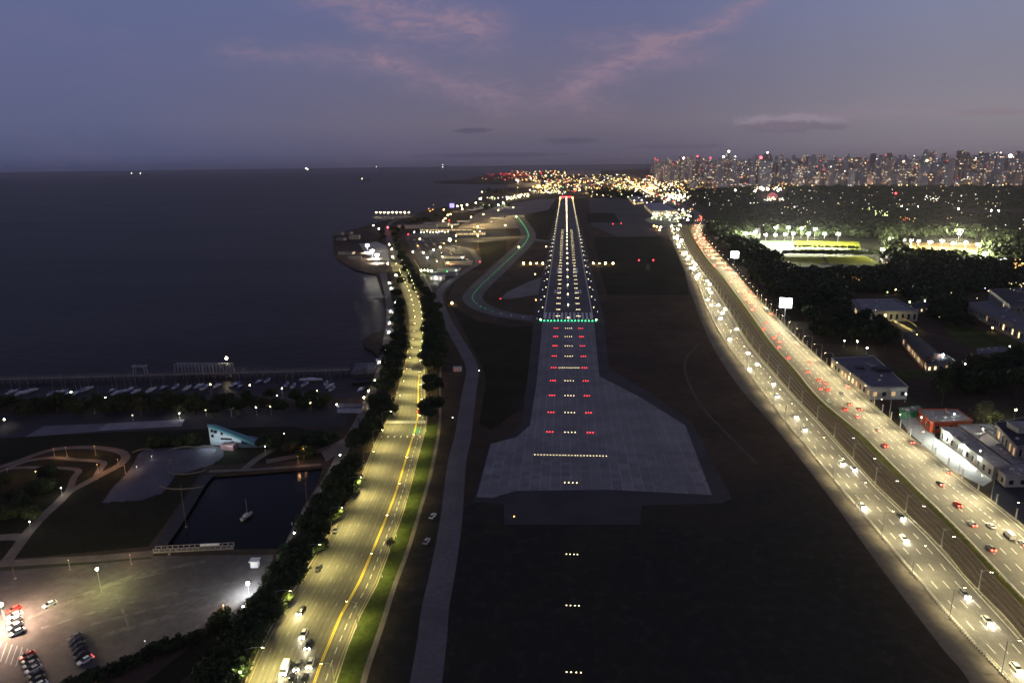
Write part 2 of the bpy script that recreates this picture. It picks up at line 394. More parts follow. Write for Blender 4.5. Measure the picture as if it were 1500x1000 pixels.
# ------------------------------------------------------------------ ground patches
sheet('grass', [(870,348),(965,346),(984,352),(1004,400),(1010,432),(890,432),(880,400)], M_grass, .03)
sheet('grass', [(700,352),(742,352),(742,372),(706,396),(690,395),(668,412),(655,440),(668,452),(700,470),(744,478),(790,478),(788,520),(760,600),(720,630),(702,620),(712,560),(708,540),(664,455),(652,430),(668,408),(690,392),(706,383)], M_grass, .02)
sheet('grass', [(-160,640),(60,636),(300,628),(420,622),(500,640),(492,655),(478,672),(300,682),(262,740),(218,800),(60,815),(-160,825)], M_grass, .02)
sheet('road', [(-160,614),(150,604),(505,594),(512,606),(505,624),(420,624),(180,632),(-160,650)], M_asph_dark, .035)
M_stall = mat('parking_paving', (.19,.19,.22), (.14,.14,.165), .12, rough=.85, amt2=.4)
sheet('pavement', [(36,640),(64,624),(155,620),(142,632)], M_stall, .05)
sheet('pavement', [(143,631),(156,620),(270,614),(266,624)], mat('parking_paving_pale', (.26,.26,.29), (.2,.2,.23), .12), .055)
# airport aprons and taxiways
sheet('apron', [(668,337),(680,326),(700,312),(735,300),(790,292),(815,291),(800,312),(766,318),(766,334)], mat('apron_concrete', (.24,.20,.17), (.18,.155,.135), .01, rough=.85, amt2=.25, scale2=.05), .03)
sheet('apron', [(862,291),(935,288),(1000,318),(985,345),(905,347),(866,330)], mat('far_apron', (.075,.066,.066), (.055,.05,.05), .006, amt2=.2, scale2=.03), .03)
sheet('grass', [(768,315),(815,305),(812,325),(800,352),(782,352),(774,338)], M_grass, .04)
sheet('grass', [(858,312),(900,312),(908,326),(862,326)], M_grass, .045)
sheet('car_park', [(590,343),(640,338),(745,338),(748,350),(692,356),(700,386),(650,408),(640,398),(622,398)], M_asph_dark, .03)
taxi_c = [(756,316),(766,328),(774,344),(766,360),(745,380),(722,402),(703,420),(692,436),(704,449),(728,458),(760,464),(800,468)]
ribbon('taxiway', taxi_c, lambda t: 34-12*min(1,t*1.6), M_runway, .05)
ribbon('taxiway', [(770,349),(790,352),(812,354)], 24, M_runway, .045)
ribbon('taxiway', [(640,352),(700,349),(770,347)], 18, M_service, .042)
sheet('taxiway', [(734,437),(742,428),(772,414),(802,402),(802,430),(776,433),(748,438)], mat('disused_taxiway', (.20,.19,.185), (.15,.142,.14), .03, amt2=.3, scale2=.2), .048)
ribbon('service_road', [(612,352),(681,363),(695,373),(701,384),(683,396),(660,412),(645,426),(643,441),(653,465),(665,488),(682,517),(692,541),(688,570),(683,605),(678,640),(669,680),(661,760),(649,834),(638,888),(633,936),(624,1000),(610,1100)],
       lambda t: 9, M_service, .06, k=5)
ribbon('perimeter_track', [(1030,500),(1008,520),(1004,545),(1024,590),(1060,630),(1110,680)], 1.6, mat('dirt_track', (.078,.062,.049), (.052,.044,.036), .1), .03)

# runway, stopway, shoulders
def rect_from_axis(name, x0a, x1a, ya, x0b, x1b, yb, m, z): # trapezium between two rows
    return sheet(name, [(x0a,ya),(x1a,ya),(x1b,yb),(x0b,yb)], m, z)
rw0, rw1 = G(794,470), G(871,470); RX0, RX1 = -18.6, 28.6
RX0 = rw0.x; RX1 = rw1.x; CX = (RX0+RX1)/2; YT = rw0.y; YE = G(829,289.5).y
sheet('runway_shoulder', [(RX0-9,YT-10,0),(RX1+9,YT-10,0),(RX1+9,YE+60,0),(RX0-9,YE+60,0)], M_shoulder, .06, world=True)
sheet('runway', [(RX0,YT,0),(RX1,YT,0),(RX1,YE+40,0),(RX0,YE+40,0)], M_runway, .085, world=True)
sheet('stopway_shoulder', [(782,470),(885,470),(892,540),(960,580),(1014,618),(1072,730),(1056,737),(940,740),(938,768),(738,768),(738,738),(693,735),(716,655),(752,634),(764,620),(772,560)], M_shoulder, .05)
stop_px = [(795,470),(786,560),(776,623),(757,640),(719,650),(698,728),(722,729),(755,719),(890,717),(1043,725),(1004,623),(940,583),(878,551),(870,470)]
stop = tag(bpy.data.objects.new('stopway', None), kind='structure'); COL.objects.link(stop)
sb = sheet('joint_bed', stop_px, M_joint, .075); sb.parent = stop; del sb['kind']
poly = [G(*p).xy for p in stop_px]
def inside(p, poly):
    c = False; n = len(poly)
    for i in range(n):
        a, b_ = poly[i], poly[i-1]
        if (a[1] > p[1]) != (b_[1] > p[1]) and p[0] < (b_[0]-a[0])*(p[1]-a[1])/(b_[1]-a[1])+a[0]: c = not c
    return c
def clip_cell(x0, y0, x1, y1):
    """Sutherland-Hodgman: the stopway polygon clipped to one slab cell"""
    P = [(p[0], p[1]) for p in poly]
    for ax, val, sgn in ((0, x0, 1), (0, x1, -1), (1, y0, 1), (1, y1, -1)):
        Q = []
        for i in range(len(P)):
            a, c = P[i-1], P[i]; ia = (a[ax]-val)*sgn >= 0; ic = (c[ax]-val)*sgn >= 0
            if ia != ic:
                t = (val-a[ax])/(c[ax]-a[ax]); Q.append((a[0]+t*(c[0]-a[0]), a[1]+t*(c[1]-a[1])))
            if ic: Q.append(c)
        P = Q
        if not P: return []
    return P
cells = []
ys = min(p[1] for p in poly); ye = max(p[1] for p in poly); yv = math.floor(ys/6)*6
xs = min(p[0] for p in poly); xe = max(p[0] for p in poly)
yv = ys
while yv < ye:
    xv = CX-60*4.6
    while xv < xe+5:
        g_ = .11
        if xv+4.6 > xs:
            c = clip_cell(xv+g_, yv+g_*.7, xv+4.6-g_, yv+3.8-g_*.7)
            if len(c) >= 3: cells.append(c)
        xv += 4.6
    yv += 3.8
cells.sort(key=lambda c: c[0][1])
slabm = [M_conc, M_conc_b, mat('concrete_dull', (.195,.192,.20), (.165,.163,.172), .06, amt2=.25, scale2=.5)]
full = {}
for i, c in enumerate(cells[:300]):
    m_ = R.choice(slabm)
    MB().prism(c, .08, .12+R.uniform(-.008,.008)).build('slab', m_, stop)
rest = MB()
for c in cells[300:]: rest.prism(c, .08, .12)
o = rest.build('slab_field', M_conc, stop); o['kind'] = 'stuff'
# threshold stripes (piano keys), centre line, edge lines, touchdown marks
pk = MB()
for i in range(12):
    x = RX0+2.6+i*(RX1-RX0-5.2)/11.0; 
    pk.box((x, YT+22, .10), (2.0, 30, .02))
for k in range(44):
    pk.box((CX, YT+75+k*52, .10), (.9, 30, .02))
for sx in (-1, 1):
    pk.box((CX+sx*(RX1-RX0-2.4)/2, (YT+YE)/2+6, .097), (.9, YE-YT-14, .015))
    for k, nb in ((0,3),(1,2),(3,2),(4,1),(5,1)):
        for j in range(nb): pk.box((CX+sx*(9+j*2.6), YT+150+k*150, .10), (1.6, 22, .02))
    pk.box((CX+sx*11, YT+310, .104), (6, 45, .02))
tag(pk.build('runway_markings', M_white), kind='structure')
# ------------------------------------------------------------------ highway
HL = Strip([(1240,1630,1790),(1100,1553,1650),(1000,1480,1551),(941,1425,1500),(908,1395,1473),(850,1346,1415),(811,1313,1384),(765,1275,1338),(729,1243,1300),(711,1228,1281),(673,1197,1247),(643,1172,1220),(617,1150,1197),(580,1122,1162),(540,1092,1127),(500,1062,1094),(460,1040,1070),(420,1024,1044),
            (390,1009,1022),(374,1000,1012),(350,987,999),(336,982,994),(328,987,1000),(321,997,1010),(314,1001,1013),(306,995,1006),(300,981,991),(290,959,968),(280,942,949),(270,926,931),(262,914,918)])
HR = Strip([(1240,1830,2030),(1100,1700,1850),(1000,1604,1730),(941,1560,1665),(857,1480,1587),(811,1437,1538),(774,1402,1500),(755,1383,1477),(718,1344,1428),(699,1325,1404),(659,1285,1355),(636,1262,1326),(585,1201,1268),(540,1163,1216),(500,1128,1172),(458,1098,1130),(420,1070,1094),(400,1055,1078),(376,1034,1055),
            (346,1015,1030),(336,1012,1028),(329,1014,1030),(322,1016,1030),(315,1017,1029),(308,1009,1020),(300,993,1003),(290,969,976),(280,951,956),(270,932,936),(262,919,922)])
FR = Strip([(1240,1500,1620),(1100,1460,1545),(997,1425,1476),(950,1383,1434),(885,1337,1378),(827,1288,1328),(780,1255,1289),(720,1227,1237),(638,1150,1168),(600,1106,1136),(560,1076,1108),(500,1038,1060),(440,1016,1032),(390,996,1007),(346,980,985)])
FR = Strip([(1240,1530,1622),(1100,1464,1543),(997,1419,1474),(950,1381,1433),(885,1331,1377),(827,1287,1327),(780,1253,1287),(720,1209,1236),(638,1145,1166),(600,1112,1137),(560,1078,1108),(500,1040,1060),(440,1016,1031),(390,998,1008),(346,980,986)])
FR.surf('frontage_road', mat('frontage_concrete', (.155,.136,.118), (.11,.096,.084), .05, amt2=.35, scale2=.4), .03)
HL.surf('road', M_asph, .05); HR.surf('road', M_asph, .05)
tag(HL.dashes('road_markings', M_white, .07, (.25,.5,.75), 4.2, 6.3, 6, 1000, .17), kind='structure')
tag(HR.dashes('road_markings', M_white, .07, (.2,.36,.52,.84), 4.2, 6.3, 6, 1000, .17), kind='structure')
tag(HR.dashes('road_markings', M_white, .07, (.68,), 1.6, 1.6, 6, 700, .22), kind='structure')
tag(HL.dashes('edge_lines', M_white, .07, (.035,.965), 20, .05, 4, 1150, .2), kind='structure')
tag(HR.dashes('edge_lines', M_white, .07, (.03,.975), 20, .05, 4, 1150, .2), kind='structure')
M_track = mat('wheel_worn_asphalt', (.108,.104,.098), (.085,.082,.078), .02, rough=.7, amt2=.4, scale2=.3)
for S_, lanes in ((HL, (.14,.37,.62,.86)), (HR, (.11,.28,.44,.60,.76,.90))):
    for c_ in lanes:
        for o_ in (-.035, .035):
            S_.surf('wheel_track', M_track, .054, c_+o_-.014, c_+o_+.014)
# verges, ballast, rails
class Between(Strip):
    def __init__(s, A, ua, B, ub, s1):
        s.L = []; s.R = []; s.S = [0.0]
        for i in range(90):
            d = s1*i/89; p = A.at(d, ua); s.L.append(p)
            # nearest point on B
            best = min((( B.at(e, ub)-p).length, e) for e in np.arange(max(0, d-60), min(B.len, d+60), 4.0))[1]
            s.R.append(B.at(best, ub))
        for i in range(1, 90): s.S.append(s.S[-1]+((s.L[i]+s.R[i])/2-(s.L[i-1]+s.R[i-1])/2).length)
        s.len = s.S[-1]
MD = Between(HL, 1.0, HR, 0.0, 1650)
MD.surf('railway_ballast', M_ballast, .028, .02, .80)
MD.surf('grass_verge', mat('verge_olive', (.085,.090,.026), (.045,.05,.016), .15, spec=.05, rough=.95, amt2=.7, scale2=.8), .04, .84, .985)
MD.surf('grass_verge', mat('dry_verge', (.12,.10,.035), (.07,.065,.022), .2, amt2=.6, scale2=.9), .042, .0, .10)
rl = MB()
for u in (.22, .27, .40, .45, .56, .61, .72, .77):
    for i in range(89):
        a = MD.L[i].lerp(MD.R[i], u); c = MD.L[i+1].lerp(MD.R[i+1], u); t = (c-a).normalized(); n = Vector((-t.y,t.x,0))*.08
        z = Vector((0,0,.22)); z0 = Vector((0,0,.03))
        rl.add([a-n+z0, a+n+z0, c+n+z0, c-n+z0, a-n+z, a+n+z, c+n+z, c-n+z], [(4,5,6,7),(0,1,5,4),(2,3,7,6),(3,0,4,7),(1,2,6,5)])
rails = rl.build('railway_rails', M_rail); tag(rails, kind='structure')
# barriers: each run is one thing with its posts joined, rails apart
def barrier(name, label, S_, u, s0, s1, h, post_gap, m, cat='barrier', rails_=((.25,.35),(.65,.35)), thick=.12, group=None, solid=False):
    t = thing(name, label, cat, S_.at(s0, u), group=group)
    o0 = t.location.copy()
    pb = MB(); d = s0
    while d < s1:
        p = S_.at(d, u)-o0; pb.box((p.x, p.y, h/2), (.16, .16, h)); d += post_gap
    ps = pb.build('posts', m, t); ps['kind'] = 'stuff'
    for zf, hh in rails_:
        rb = MB(); d = s0
        while d < s1:
            p = S_.at(d, u)-o0; e = min(d+12, s1); q = S_.at(e, u)-o0; c = (p+q)/2; a = math.atan2((q-p).y, (q-p).x)
            rb.box((c.x, c.y, h*zf), ((q-p).length, thick, hh), a); d += 12
        rb.build('rail', m, t)
    return t
barrier('guard_rail', 'long pale slatted railing between the frontage road and the left carriageway', HL, -.02, 2, 700, 1.5, 1.1, M_pale, rails_=((.5,.10),(.95,.12)))
barrier('guard_rail', 'low steel guard rail along the railway side of the left carriageway', HL, 1.015, 2, 1200, .85, 4, M_pole, rails_=((.8,.32),))
barrier('guard_rail', 'steel guard rail on the grassy verge beside the right carriageway', HR, -.012, 2, 1200, .85, 4, M_pole, rails_=((.8,.32),))
barrier('guard_rail', 'low wall along the building side of the right carriageway', HR, 1.012, 2, 1150, .9, 12, mat('barrier_concrete', (.34,.32,.28), (.25,.24,.21), .3), rails_=((.5,.88),), thick=.3)
# ------------------------------------------------------------------ avenue on the left
AV = Strip([(1160,294,448),(1060,333,472),(1000,360,491),(978,369,498),(952,380,507),(923,392,519),(888,417,533),(866,430,547),(834,450,560),(789,478,576),(754,497,589),(712,524,601),(680,537,609),(640,554,620),(617,566,625),(600,575,624),(560,586,621),(540,592,622),(490,600,624),(453,597,618),
            (430,590,610),(406,580,600),(383,571,589),(360,567,578),(345,564,573),(335,563,570),(327,568,575),(321,580,587),(316,594,600),(311,612,617),(305,634,638)])
AV.surf('road', M_asph2, .05)
M_track2 = mat('wheel_worn_avenue', (.115,.108,.088), (.092,.086,.070), .03, rough=.7, amt2=.45, scale2=.3)
for c_ in (.07,.19,.32,.445,.575,.70,.83,.935):
    for o_ in (-.026, .026): AV.surf('wheel_track', M_track2, .054, c_+o_-.011, c_+o_+.011)
ur = .765
tag(AV.dashes('road_markings', M_yellow, .08, (ur-.008, ur+.010), 20, .05, 3, 330, .24), kind='structure')
tag(AV.dashes('road_markings', M_worn, .075, (.13,.255,.38,.51,.64), 1.9, 5.4, 3, 520, .11), kind='structure')
tag(AV.dashes('road_markings', M_white, .075, (.885,), 2.8, 2.6, 3, 330, .16), kind='structure')
tag(AV.dashes('edge_lines', mat('faded_yellow', (.5,.42,.12),(.4,.33,.1),.5), .075, (.04,.972), 20, .05, 3, 420, .14), kind='structure')
def s_of_y(S_, y, u=.5):
    t = G(750, y).xy
    best = None
    for d in np.arange(0, S_.len, 3.0):
        p = S_.at(d, u); q = CM.transposed() @ (p-Vector((0,0,H))); yy_ = 500-F*q.y/(-q.z)
        if best is None or abs(yy_-y) < best[0]: best = (abs(yy_-y), d)
    return best[1]
sz = s_of_y(AV, 617)
zb = MB()
for i in range(28):
    a = AV.at(sz-2, (i+.5)/28); c = AV.at(sz+2.5, (i+.5)/28); t = (c-a).normalized(); n = Vector((-t.y,t.x,0))*.25; zz = Vector((0,0,.078))
    zb.add([a-n+zz, a+n+zz, c+n+zz, c-n+zz], [(3,2,1,0)])
sz2 = s_of_y(AV, 638)
for i in range(7):
    a = AV.at(sz2-1.2, (i+.5)/7); c = AV.at(sz2+1.2, (i+.5)/7); t = (c-a).normalized(); n = Vector((-t.y,t.x,0))*.35; zz = Vector((0,0,.078))
    zb.add([a-n+zz, a+n+zz, c+n+zz, c-n+zz], [(3,2,1,0)])
tag(zb.build('pedestrian_crossing', M_white), kind='structure')
sheet('bus_box', [(604,626),(617,626),(615,635),(602,635)], M_green_p, .073)
VG = Strip([(1100,450,505),(1050,470,517),(987,494,531),(917,521,555),(859,549,574),(801,571,596),(740,592,615),(686,607,630),(650,619,638),(620,626,642)])
VG.surf('grass_verge', M_verge, .06)
SW = Strip([(1100,505,516),(1050,517,527),(987,531,540),(917,555,563),(859,574,581),(801,596,602),(740,615,620),(686,630,635),(620,642,646),(560,643,646),(480,645,648),(420,628,631),(380,605,607)])
SW.surf('pavement', M_side, .14)
kb = AV.dashes('kerb', mat('kerb_stone', (.38,.34,.26), (.30,.27,.21), .4), .16, (-.004, 1.006), 16, .02, 0, 430, .35); tag(kb, kind='structure')
PR = Strip([(1100,190,240),(1000,285,330),(930,350,368),(880,385,402),(830,402,420),(780,425,440),(735,450,462),(690,480,494),(650,500,516),(615,520,534),(580,535,550),(540,552,560),(500,561,570),(460,566,576),(430,563,572),(400,556,566)])
PR.surf('pavement', M_side, .045)
# walks of the park on the left
pw = 4.2
ribbon('path', [(-60,703),(0,684),(30,674),(60,663),(90,656.5),(135,655),(172,660),(184,668),(176,680),(150,694),(118,711),(100,721),(86,735),(64,755),(44,776),(26,800),(8,824)], pw, M_path, .05)
ribbon('path', [(-60,710),(0,690),(40,675),(80,670),(110,673),(150,676.5),(146,688),(138,703)], 3.0, M_path, .055)
ribbon('path', [(-20,694),(20,685.5),(60,684.5),(112,687.5),(108,700),(101,719)], 3.0, M_path, .06)
ribbon('path', [(-40,828),(60,822),(150,817),(226,810)], 4.5, M_path, .065, curve=False)
ribbon('path', [(-30,790),(14,786),(34,787)], 5, M_path, .052)
ribbon('path', [(226,810),(252,775),(276,738),(292,712),(306,695)], 5, M_asph_dark, .05)
ribbon('path', [(306,690),(380,687),(470,680)], 2.5, M_path, .05)
ribbon('path', [(355,690),(376,672),(404,655),(410,644)], 4, M_path, .052)
ribbon('path', [(390,676),(440,666),(480,656),(505,645)], 5, M_path, .054)
sheet('pavement', [(470,662),(508,640),(502,660),(478,676)], M_side, .058)
sheet('parking_lot', [(-200,842),(0,831),(60,826),(230,814),(400,812),(398,830),(372,872),(330,902),(300,918),(200,958),(110,1000),(20,1060),(-260,1100)], M_lot, .04)
M_gravel = mat('gravel_track', (.175,.155,.14), (.105,.095,.088), .25, rough=.9, lo=.42, hi=.58, amt2=.3)
for pts_, w_ in (([(40,905),(120,872),(200,842),(300,822)],2.2),([(60,920),(160,890),(260,868),(350,852)],1.4),([(130,915),(230,890),(330,868)],1.6),([(150,930),(240,905),(330,880)],2.4),([(100,880),(180,852),(240,838)],1.2),([(170,870),(190,920)],.8),([(205,955),(300,912),(350,880)],2.0)):
    ribbon('gravel_track', pts_, w_, M_gravel, .046)
bl_ = MB()
for i in range(9):
    a_ = G(-12+i*7.5, 934+i*2.2); c_ = G(-22+i*7.5, 962+i*2.2); t_ = (c_-a_).normalized(); n_ = Vector((-t_.y,t_.x,0))*.07; z_ = Vector((0,0,.048)); bl_.add([a_-n_+z_, a_+n_+z_, c_+n_+z_, c_-n_+z_], [(0,1,2,3)]); 
tag(bl_.build('bay_markings', M_white), kind='structure')
sheet('grass', [(-200,836),(40,826),(220,812),(222,818),(60,832),(-200,850)], mat('lot_grass', (.045,.055,.02),(.03,.035,.015),.1), .045)
sheet('grass', [(300,930),(330,915),(380,890),(400,850),(410,846),(396,880),(352,925),(250,1010),(200,1010)], M_grass, .05)
# skate plaza: a paved hill of low mounds
M_plaza = mat('plaza_concrete', (.110,.108,.135), (.072,.071,.092), .06, rough=.8, amt2=.3, scale2=.5)
def plaza():
    px = [(150,736),(168,712),(190,688),(203,668),(214,660),(240,656),(270,655),(300,652),(326,656),(328,668),(312,680),(280,690),(258,694),(250,708),(238,722),(205,733)]
    pl = [G(*p).xy for p in px]; x0 = min(p[0] for p in pl); x1 = max(p[0] for p in pl); y0 = min(p[1] for p in pl); y1 = max(p[1] for p in pl)
    n = 60; vs = []; idx = {}; fs = []
    mounds = [(G(290,668), 16, 1.8), (G(250,664), 10, 1.2), (G(215,665), 9, 1.4), (G(200,712), 15, 1.5), (G(225,690), 12, 1.1), (G(235,708), 9, .9), (G(180,725), 8, .7)]
    for j in range(n+1):
        for i in range(n+1):
            x = x0+(x1-x0)*i/n; y = y0+(y1-y0)*j/n; z = .07
            for c, r, hh in mounds:
                d = math.hypot(x-c.x, y-c.y)/r
                if d < 1: z += hh*(1-d*d)**2
            idx[i, j] = len(vs); vs.append((x, y, z))
    for j in range(n):
        for i in range(n):
            x = x0+(x1-x0)*(i+.5)/n; y = y0+(y1-y0)*(j+.5)/n
            if inside((x, y), pl): fs.append((idx[i,j], idx[i+1,j], idx[i+1,j+1], idx[i,j+1]))
    me = bpy.data.meshes.new('skate_plaza'); me.from_pydata(vs, [], fs); me.materials.append(M_plaza); me.update()
    me.polygons.foreach_set('use_smooth', [True]*len(me.polygons))
    o = tag(link('skate_plaza', me), 'blue grey paved skate plaza of low mounds beside the dark pond', 'skate plaza')
    for k, (c, r, a0, a1) in enumerate([((262,668),9,.3,2.6),((292,666),8,.2,2.4),((205,668),6,.5,2.5),((280,685),10,-2.6,-.6),((282,700),14,-2.4,-.9),((235,682),5,-.5,1.2)]):
        cc = G(*c); bl = MB()
        for i in range(10):
            a = a0+(a1-a0)*i/9; b_ = a0+(a1-a0)*(i+1)/9
            bl.tube((cc.x+r*math.cos(a), cc.y+r*math.sin(a), 1.0+.5*math.sin(i*.35)), (cc.x+r*math.cos(b_), cc.y+r*math.sin(b_), 1.0+.5*math.sin((i+1)*.35)), .32, n=6)
        bl.build('coping', M_path, o)
plaza()
#__PART2__
# ------------------------------------------------------------------ lamps
def bulbmat(key, strength=40.0):
    strength = float(strength)
    c = {'white': (1.0,.93,.80), 'warm': (1.0,.80,.42), 'yellow': (1.0,.72,.25), 'orange': (1.0,.45,.10), 'red': (1.0,.04,.05), 'green': (.05,1.0,.30),
         'cool': (.85,.95,1.0), 'pink': (1.0,.70,.62), 'lime': (.85,1.0,.40), 'violet': (.45,.35,1.0), 'tail': (1.0,.05,.03), 'head': (1.0,.92,.72)}[key]
    return emis('glow_%s_%.1f' % (key, strength), c, strength)
def bulb_mesh(r, m, n=8, name='lamp'):
    b = MB(); b.lathe([(r*.45,-r*.9),(r*.9,-r*.45),(r,0),(r*.9,r*.45),(r*.45,r*.9)], n=n); return b.mesh(name, m, True)
BM = {}
def bulbm(r, key, s=40):
    k = (round(r, 2), key, s)
    if k not in BM: BM[k] = bulb_mesh(r, bulbmat(key, s), 8)
    return BM[k]
LD = {}
def light_data(kind, power, col, ang=150, size=.3, blend=.6):
    k = (kind, round(power, 1), col, ang, size, blend)
    if k not in LD:
        d = bpy.data.lights.new('lamp_light', kind); d.energy = power; d.color = col; d.shadow_soft_size = size
        if kind == 'SPOT': d.spot_size = math.radians(ang); d.spot_blend = blend
        LD[k] = d
    return LD[k]
def put_light(parent, loc, power, col, kind='SPOT', ang=150, size=.3, blend=.6, rot=None):
    o = bpy.data.objects.new('lamp_light', light_data(kind, power, col, ang, size, blend)); COL.objects.link(o); o.parent = parent; o.location = loc
    if rot: o.rotation_euler = rot
    return o
PM = {}
def shared(key, fn):
    if key not in PM: PM[key] = fn()
    return PM[key]
def road_lamp(label, p, ang, h=10.0, arm=2.4, power=0, col=(1,.9,.62), group=None, m=None, cone=140, tilt=0.0):
    """steel column with a bracket arm towards its local +x and a shielded head that shines down"""
    t = thing('street_lamp', label, 'street lamp', p, ang, group); m = m or M_pole
    link('pole', shared(('pole', h, arm), lambda: MB().tube((0,0,0), (0,0,h-.6), .14, .08, 6).box((0,0,.25), (.5,.5,.5)).tube((0,0,h-.6), (arm*.5,0,h-.1), .07, .06, 5).tube((arm*.5,0,h-.1), (arm,0,h), .06, .05, 5).mesh('pole', m)), t)
    link('lamp_head', shared(('head', h, arm), lambda: MB().box((arm+.3,0,h+.02), (.95,.36,.16), 0, .8).mesh('lamp_head', M_dark)), t)
    link('lamp_glass', shared(('glass', h, arm), lambda: MB().box((arm+.3,0,h-.09), (.7,.28,.06)).mesh('lamp_glass', bulbmat('warm', 60))), t)
    if power: put_light(t, (arm+.3, 0, h-.25), power, col, 'SPOT', cone, .25, 1.0, (0, -tilt, 0))
    return t
def post_lamp(label, p, h, r, key, strength=60, power=0, lcol=(1,.9,.7), group=None, name='street_lamp', cat='street lamp', kind='POINT', pole_r=.09):
    """post with a globe on top, seen from the air as a point of light"""
    t = thing(name, label, cat, (p.x, p.y, p.z if p.z < -1 else 0), 0, group)
    z0 = 0
    link('pole', shared(('ppole', h, pole_r), lambda: MB().tube((0,0,0), (0,0,h-.1), pole_r*1.3, pole_r*.7, 6).box((0,0,.15), (.4,.4,.3)).mesh('pole', M_pole)), t)
    link('lamp', bulbm(r, key, strength), t, (0, 0, h))
    if power: put_light(t, (0, 0, h+.0 if kind == 'POINT' else h-.2-r), power, lcol, kind, 160, max(r*1.05, .25), .5)
    return t

WARM = (1.0, .84, .43); AVY = (1.0, .86, .30)
# right carriageway: lamps on the building side; left carriageway: lamps between it and the frontage road
def lamp_run(S_, u, s0, s1, gap, power, col, side, what, group, off=0.0, tilt=0.0, boost=0.0):
    d = s0; i = 0
    while d < s1 and d < S_.len-5:
        k = 1 if d < 760 else 2
        p = S_.at(d, u); a = S_.ang(d) + side*PI/2
        road_lamp('%s, %s from the near end' % (what, ordn(i)), p, a, 9.5 if S_ is AV else 11.5, 4.6 if S_ is AV and u < .5 else (5.0 if S_ is HR else 2.6), power*k*(1+boost*min(d, 1000)/1000), col, group, None, 148 if S_ is AV else 158, math.radians(tilt))
        d += gap*k; i += 1
lamp_run(HL, -.045, 2, 1500, 24, 27000, WARM, -1, 'street lamp between frontage road and left carriageway', 'lamps along the left carriageway', tilt=28, boost=.35)
lamp_run(HR, 1.035, 8, 1500, 24, 44000, WARM, 1, 'street lamp on building side of right carriageway', 'lamps along the right carriageway', tilt=34, boost=.3)
lamp_run(AV, .0, 10, 900, 27, 24000, AVY, -1, 'street lamp under the trees on the avenue kerb', 'lamps along the tree side of the avenue', tilt=14, boost=-.75)
lamp_run(AV, 1.03, 4, 900, 27, 12500, AVY, 1, 'street lamp on the green verge of the avenue', 'lamps along the verge of the avenue', boost=-.6)
# pale posts along the right carriageway
pm = MB().box((0,0,2.0), (.45,.45,4.0), 0, .75).box((0,0,4.1), (.6,.6,.25)).mesh('concrete_post', M_pale)
d = 3; i = 0
while d < 620:
    o = link('concrete_post', pm, None, HR.at(d, 1.06), HR.ang(d))
    tag(o, 'pale concrete post beside the right carriageway wall, %s from the near end' % ordn(i), 'post', 'pale posts along the right carriageway'); d += 12.2; i += 1
def mast():
    t = thing('railway_mast', 'slim', 'mast')
    MB().tube((0,0,0), (0,0,7.5), .14, .09, 6).box((0,0,.2), (.6,.6,.4)).build('pole', M_pole, t)
    MB().tube((0,0,6.9), (2.2,0,7.2), .06, .05, 5).build('bracket', M_pole, t)
    return t
mt = None; d = 10; i = 0
while d < 900:
    lab = 'slim railway mast beside the left carriageway guard rail, %s from the near end' % ordn(i)
    p = MD.at(d, .10); a = MD.ang(d)-PI/2
    if mt is None: mt = mast(); mt.location = p; mt.rotation_euler = (0,0,a); mt['label'] = tidy(lab); mt['group'] = 'railway masts'
    else: copy_tree(mt, p, a, lab)
    d += 26.5; i += 1
for i, px in enumerate([(1250,643),(1281,673),(1314,706),(1353,743),(1397,788),(1452,840)]):
    t = thing('track_marker', 'pair of small white marker lights beside the rails, %s from the far end' % ordn(i), 'marker light', G(*px), HR.ang(100), 'white marker lights by the rails')
    MB().box((0,0,.25), (1.2,.5,.5)).build('housing', M_dark, t)
    for s in (-.35, .35): link('lamp', bulbm(.12, 'white', 14), t, (0, s, .6))
# ------------------------------------------------------------------ runway and approach lights
fix = MB().lathe([(.22,0),(.22,.12),(.15,.18)], n=8).mesh('fixture', M_dark)
def rl_unit(p, key, r, s, label, group, name='runway_light', cat='runway light'):
    t = thing(name, label, cat, p, 0, group); link('fixture', fix, t); link('lamp', bulbm(r, key, s), t, (0,0,.18+r*.8)); return t
def bar(p, xs, keys, r, s, label, group, stand=.0, name='approach_light_bar', cat='approach light'):
    t = thing(name, label, cat, p, 0, group)
    w_ = max(xs)-min(xs)+.8; c = (max(xs)+min(xs))/2
    if stand: 
        MB().box((c,0,stand+.04), (w_, .18, .08)).build('crossbar', M_dark, t)
        for x in (min(xs)+.3, max(xs)-.3): MB().box((x,0,stand/2), (.12,.12,stand)).build('leg', M_dark, t)
    for x, k in zip(xs, keys):
        link('lamp', bulbm(r, k, s), t, (x, 0, stand+.16+r*.6))
        if r > .15: link('fixture', fix, t, (x,0,stand+.08 if stand else 0))
    return t
Z0 = .12
cx4 = [-3.0,-1.0,1.0,3.0]
for n in range(1, 12):
    y = YT-30*n; c = Vector((CX, y, Z0)); lab = ordn(n-1)
    if n == 10: xs = [-17.5+i*1.55 for i in range(10)]+[-2.4,-.8,.8,2.4]+[3.6+i*1.55 for i in range(10)]; bar(c, xs, ['warm']*len(xs), .16, 8, 'long single white crossbar of lights on the wide concrete stopway', None)
    elif n == 5:
        xs = [-7+i*1.27 for i in range(12)]; bar(c, xs, ['warm']*12, .16, 8, 'white crossbar flanked by red lights halfway along the concrete stopway', None)
    else: bar(c, [x*.9 for x in cx4], ['warm']*4, .17, 10, 'four white centre lights, %s bar from the green threshold' % lab, 'white centre bars of the approach lights')
    if n <= 9:
        for sx in (-1, 1):
            bar(c+Vector((sx*10.8,0,0)), [-1.5,0,1.5], ['red']*3, .24, 9, 'three red lights %s of centre bar, %s from the green threshold' % ('left' if sx < 0 else 'right', lab), 'red side bars of the approach lights')
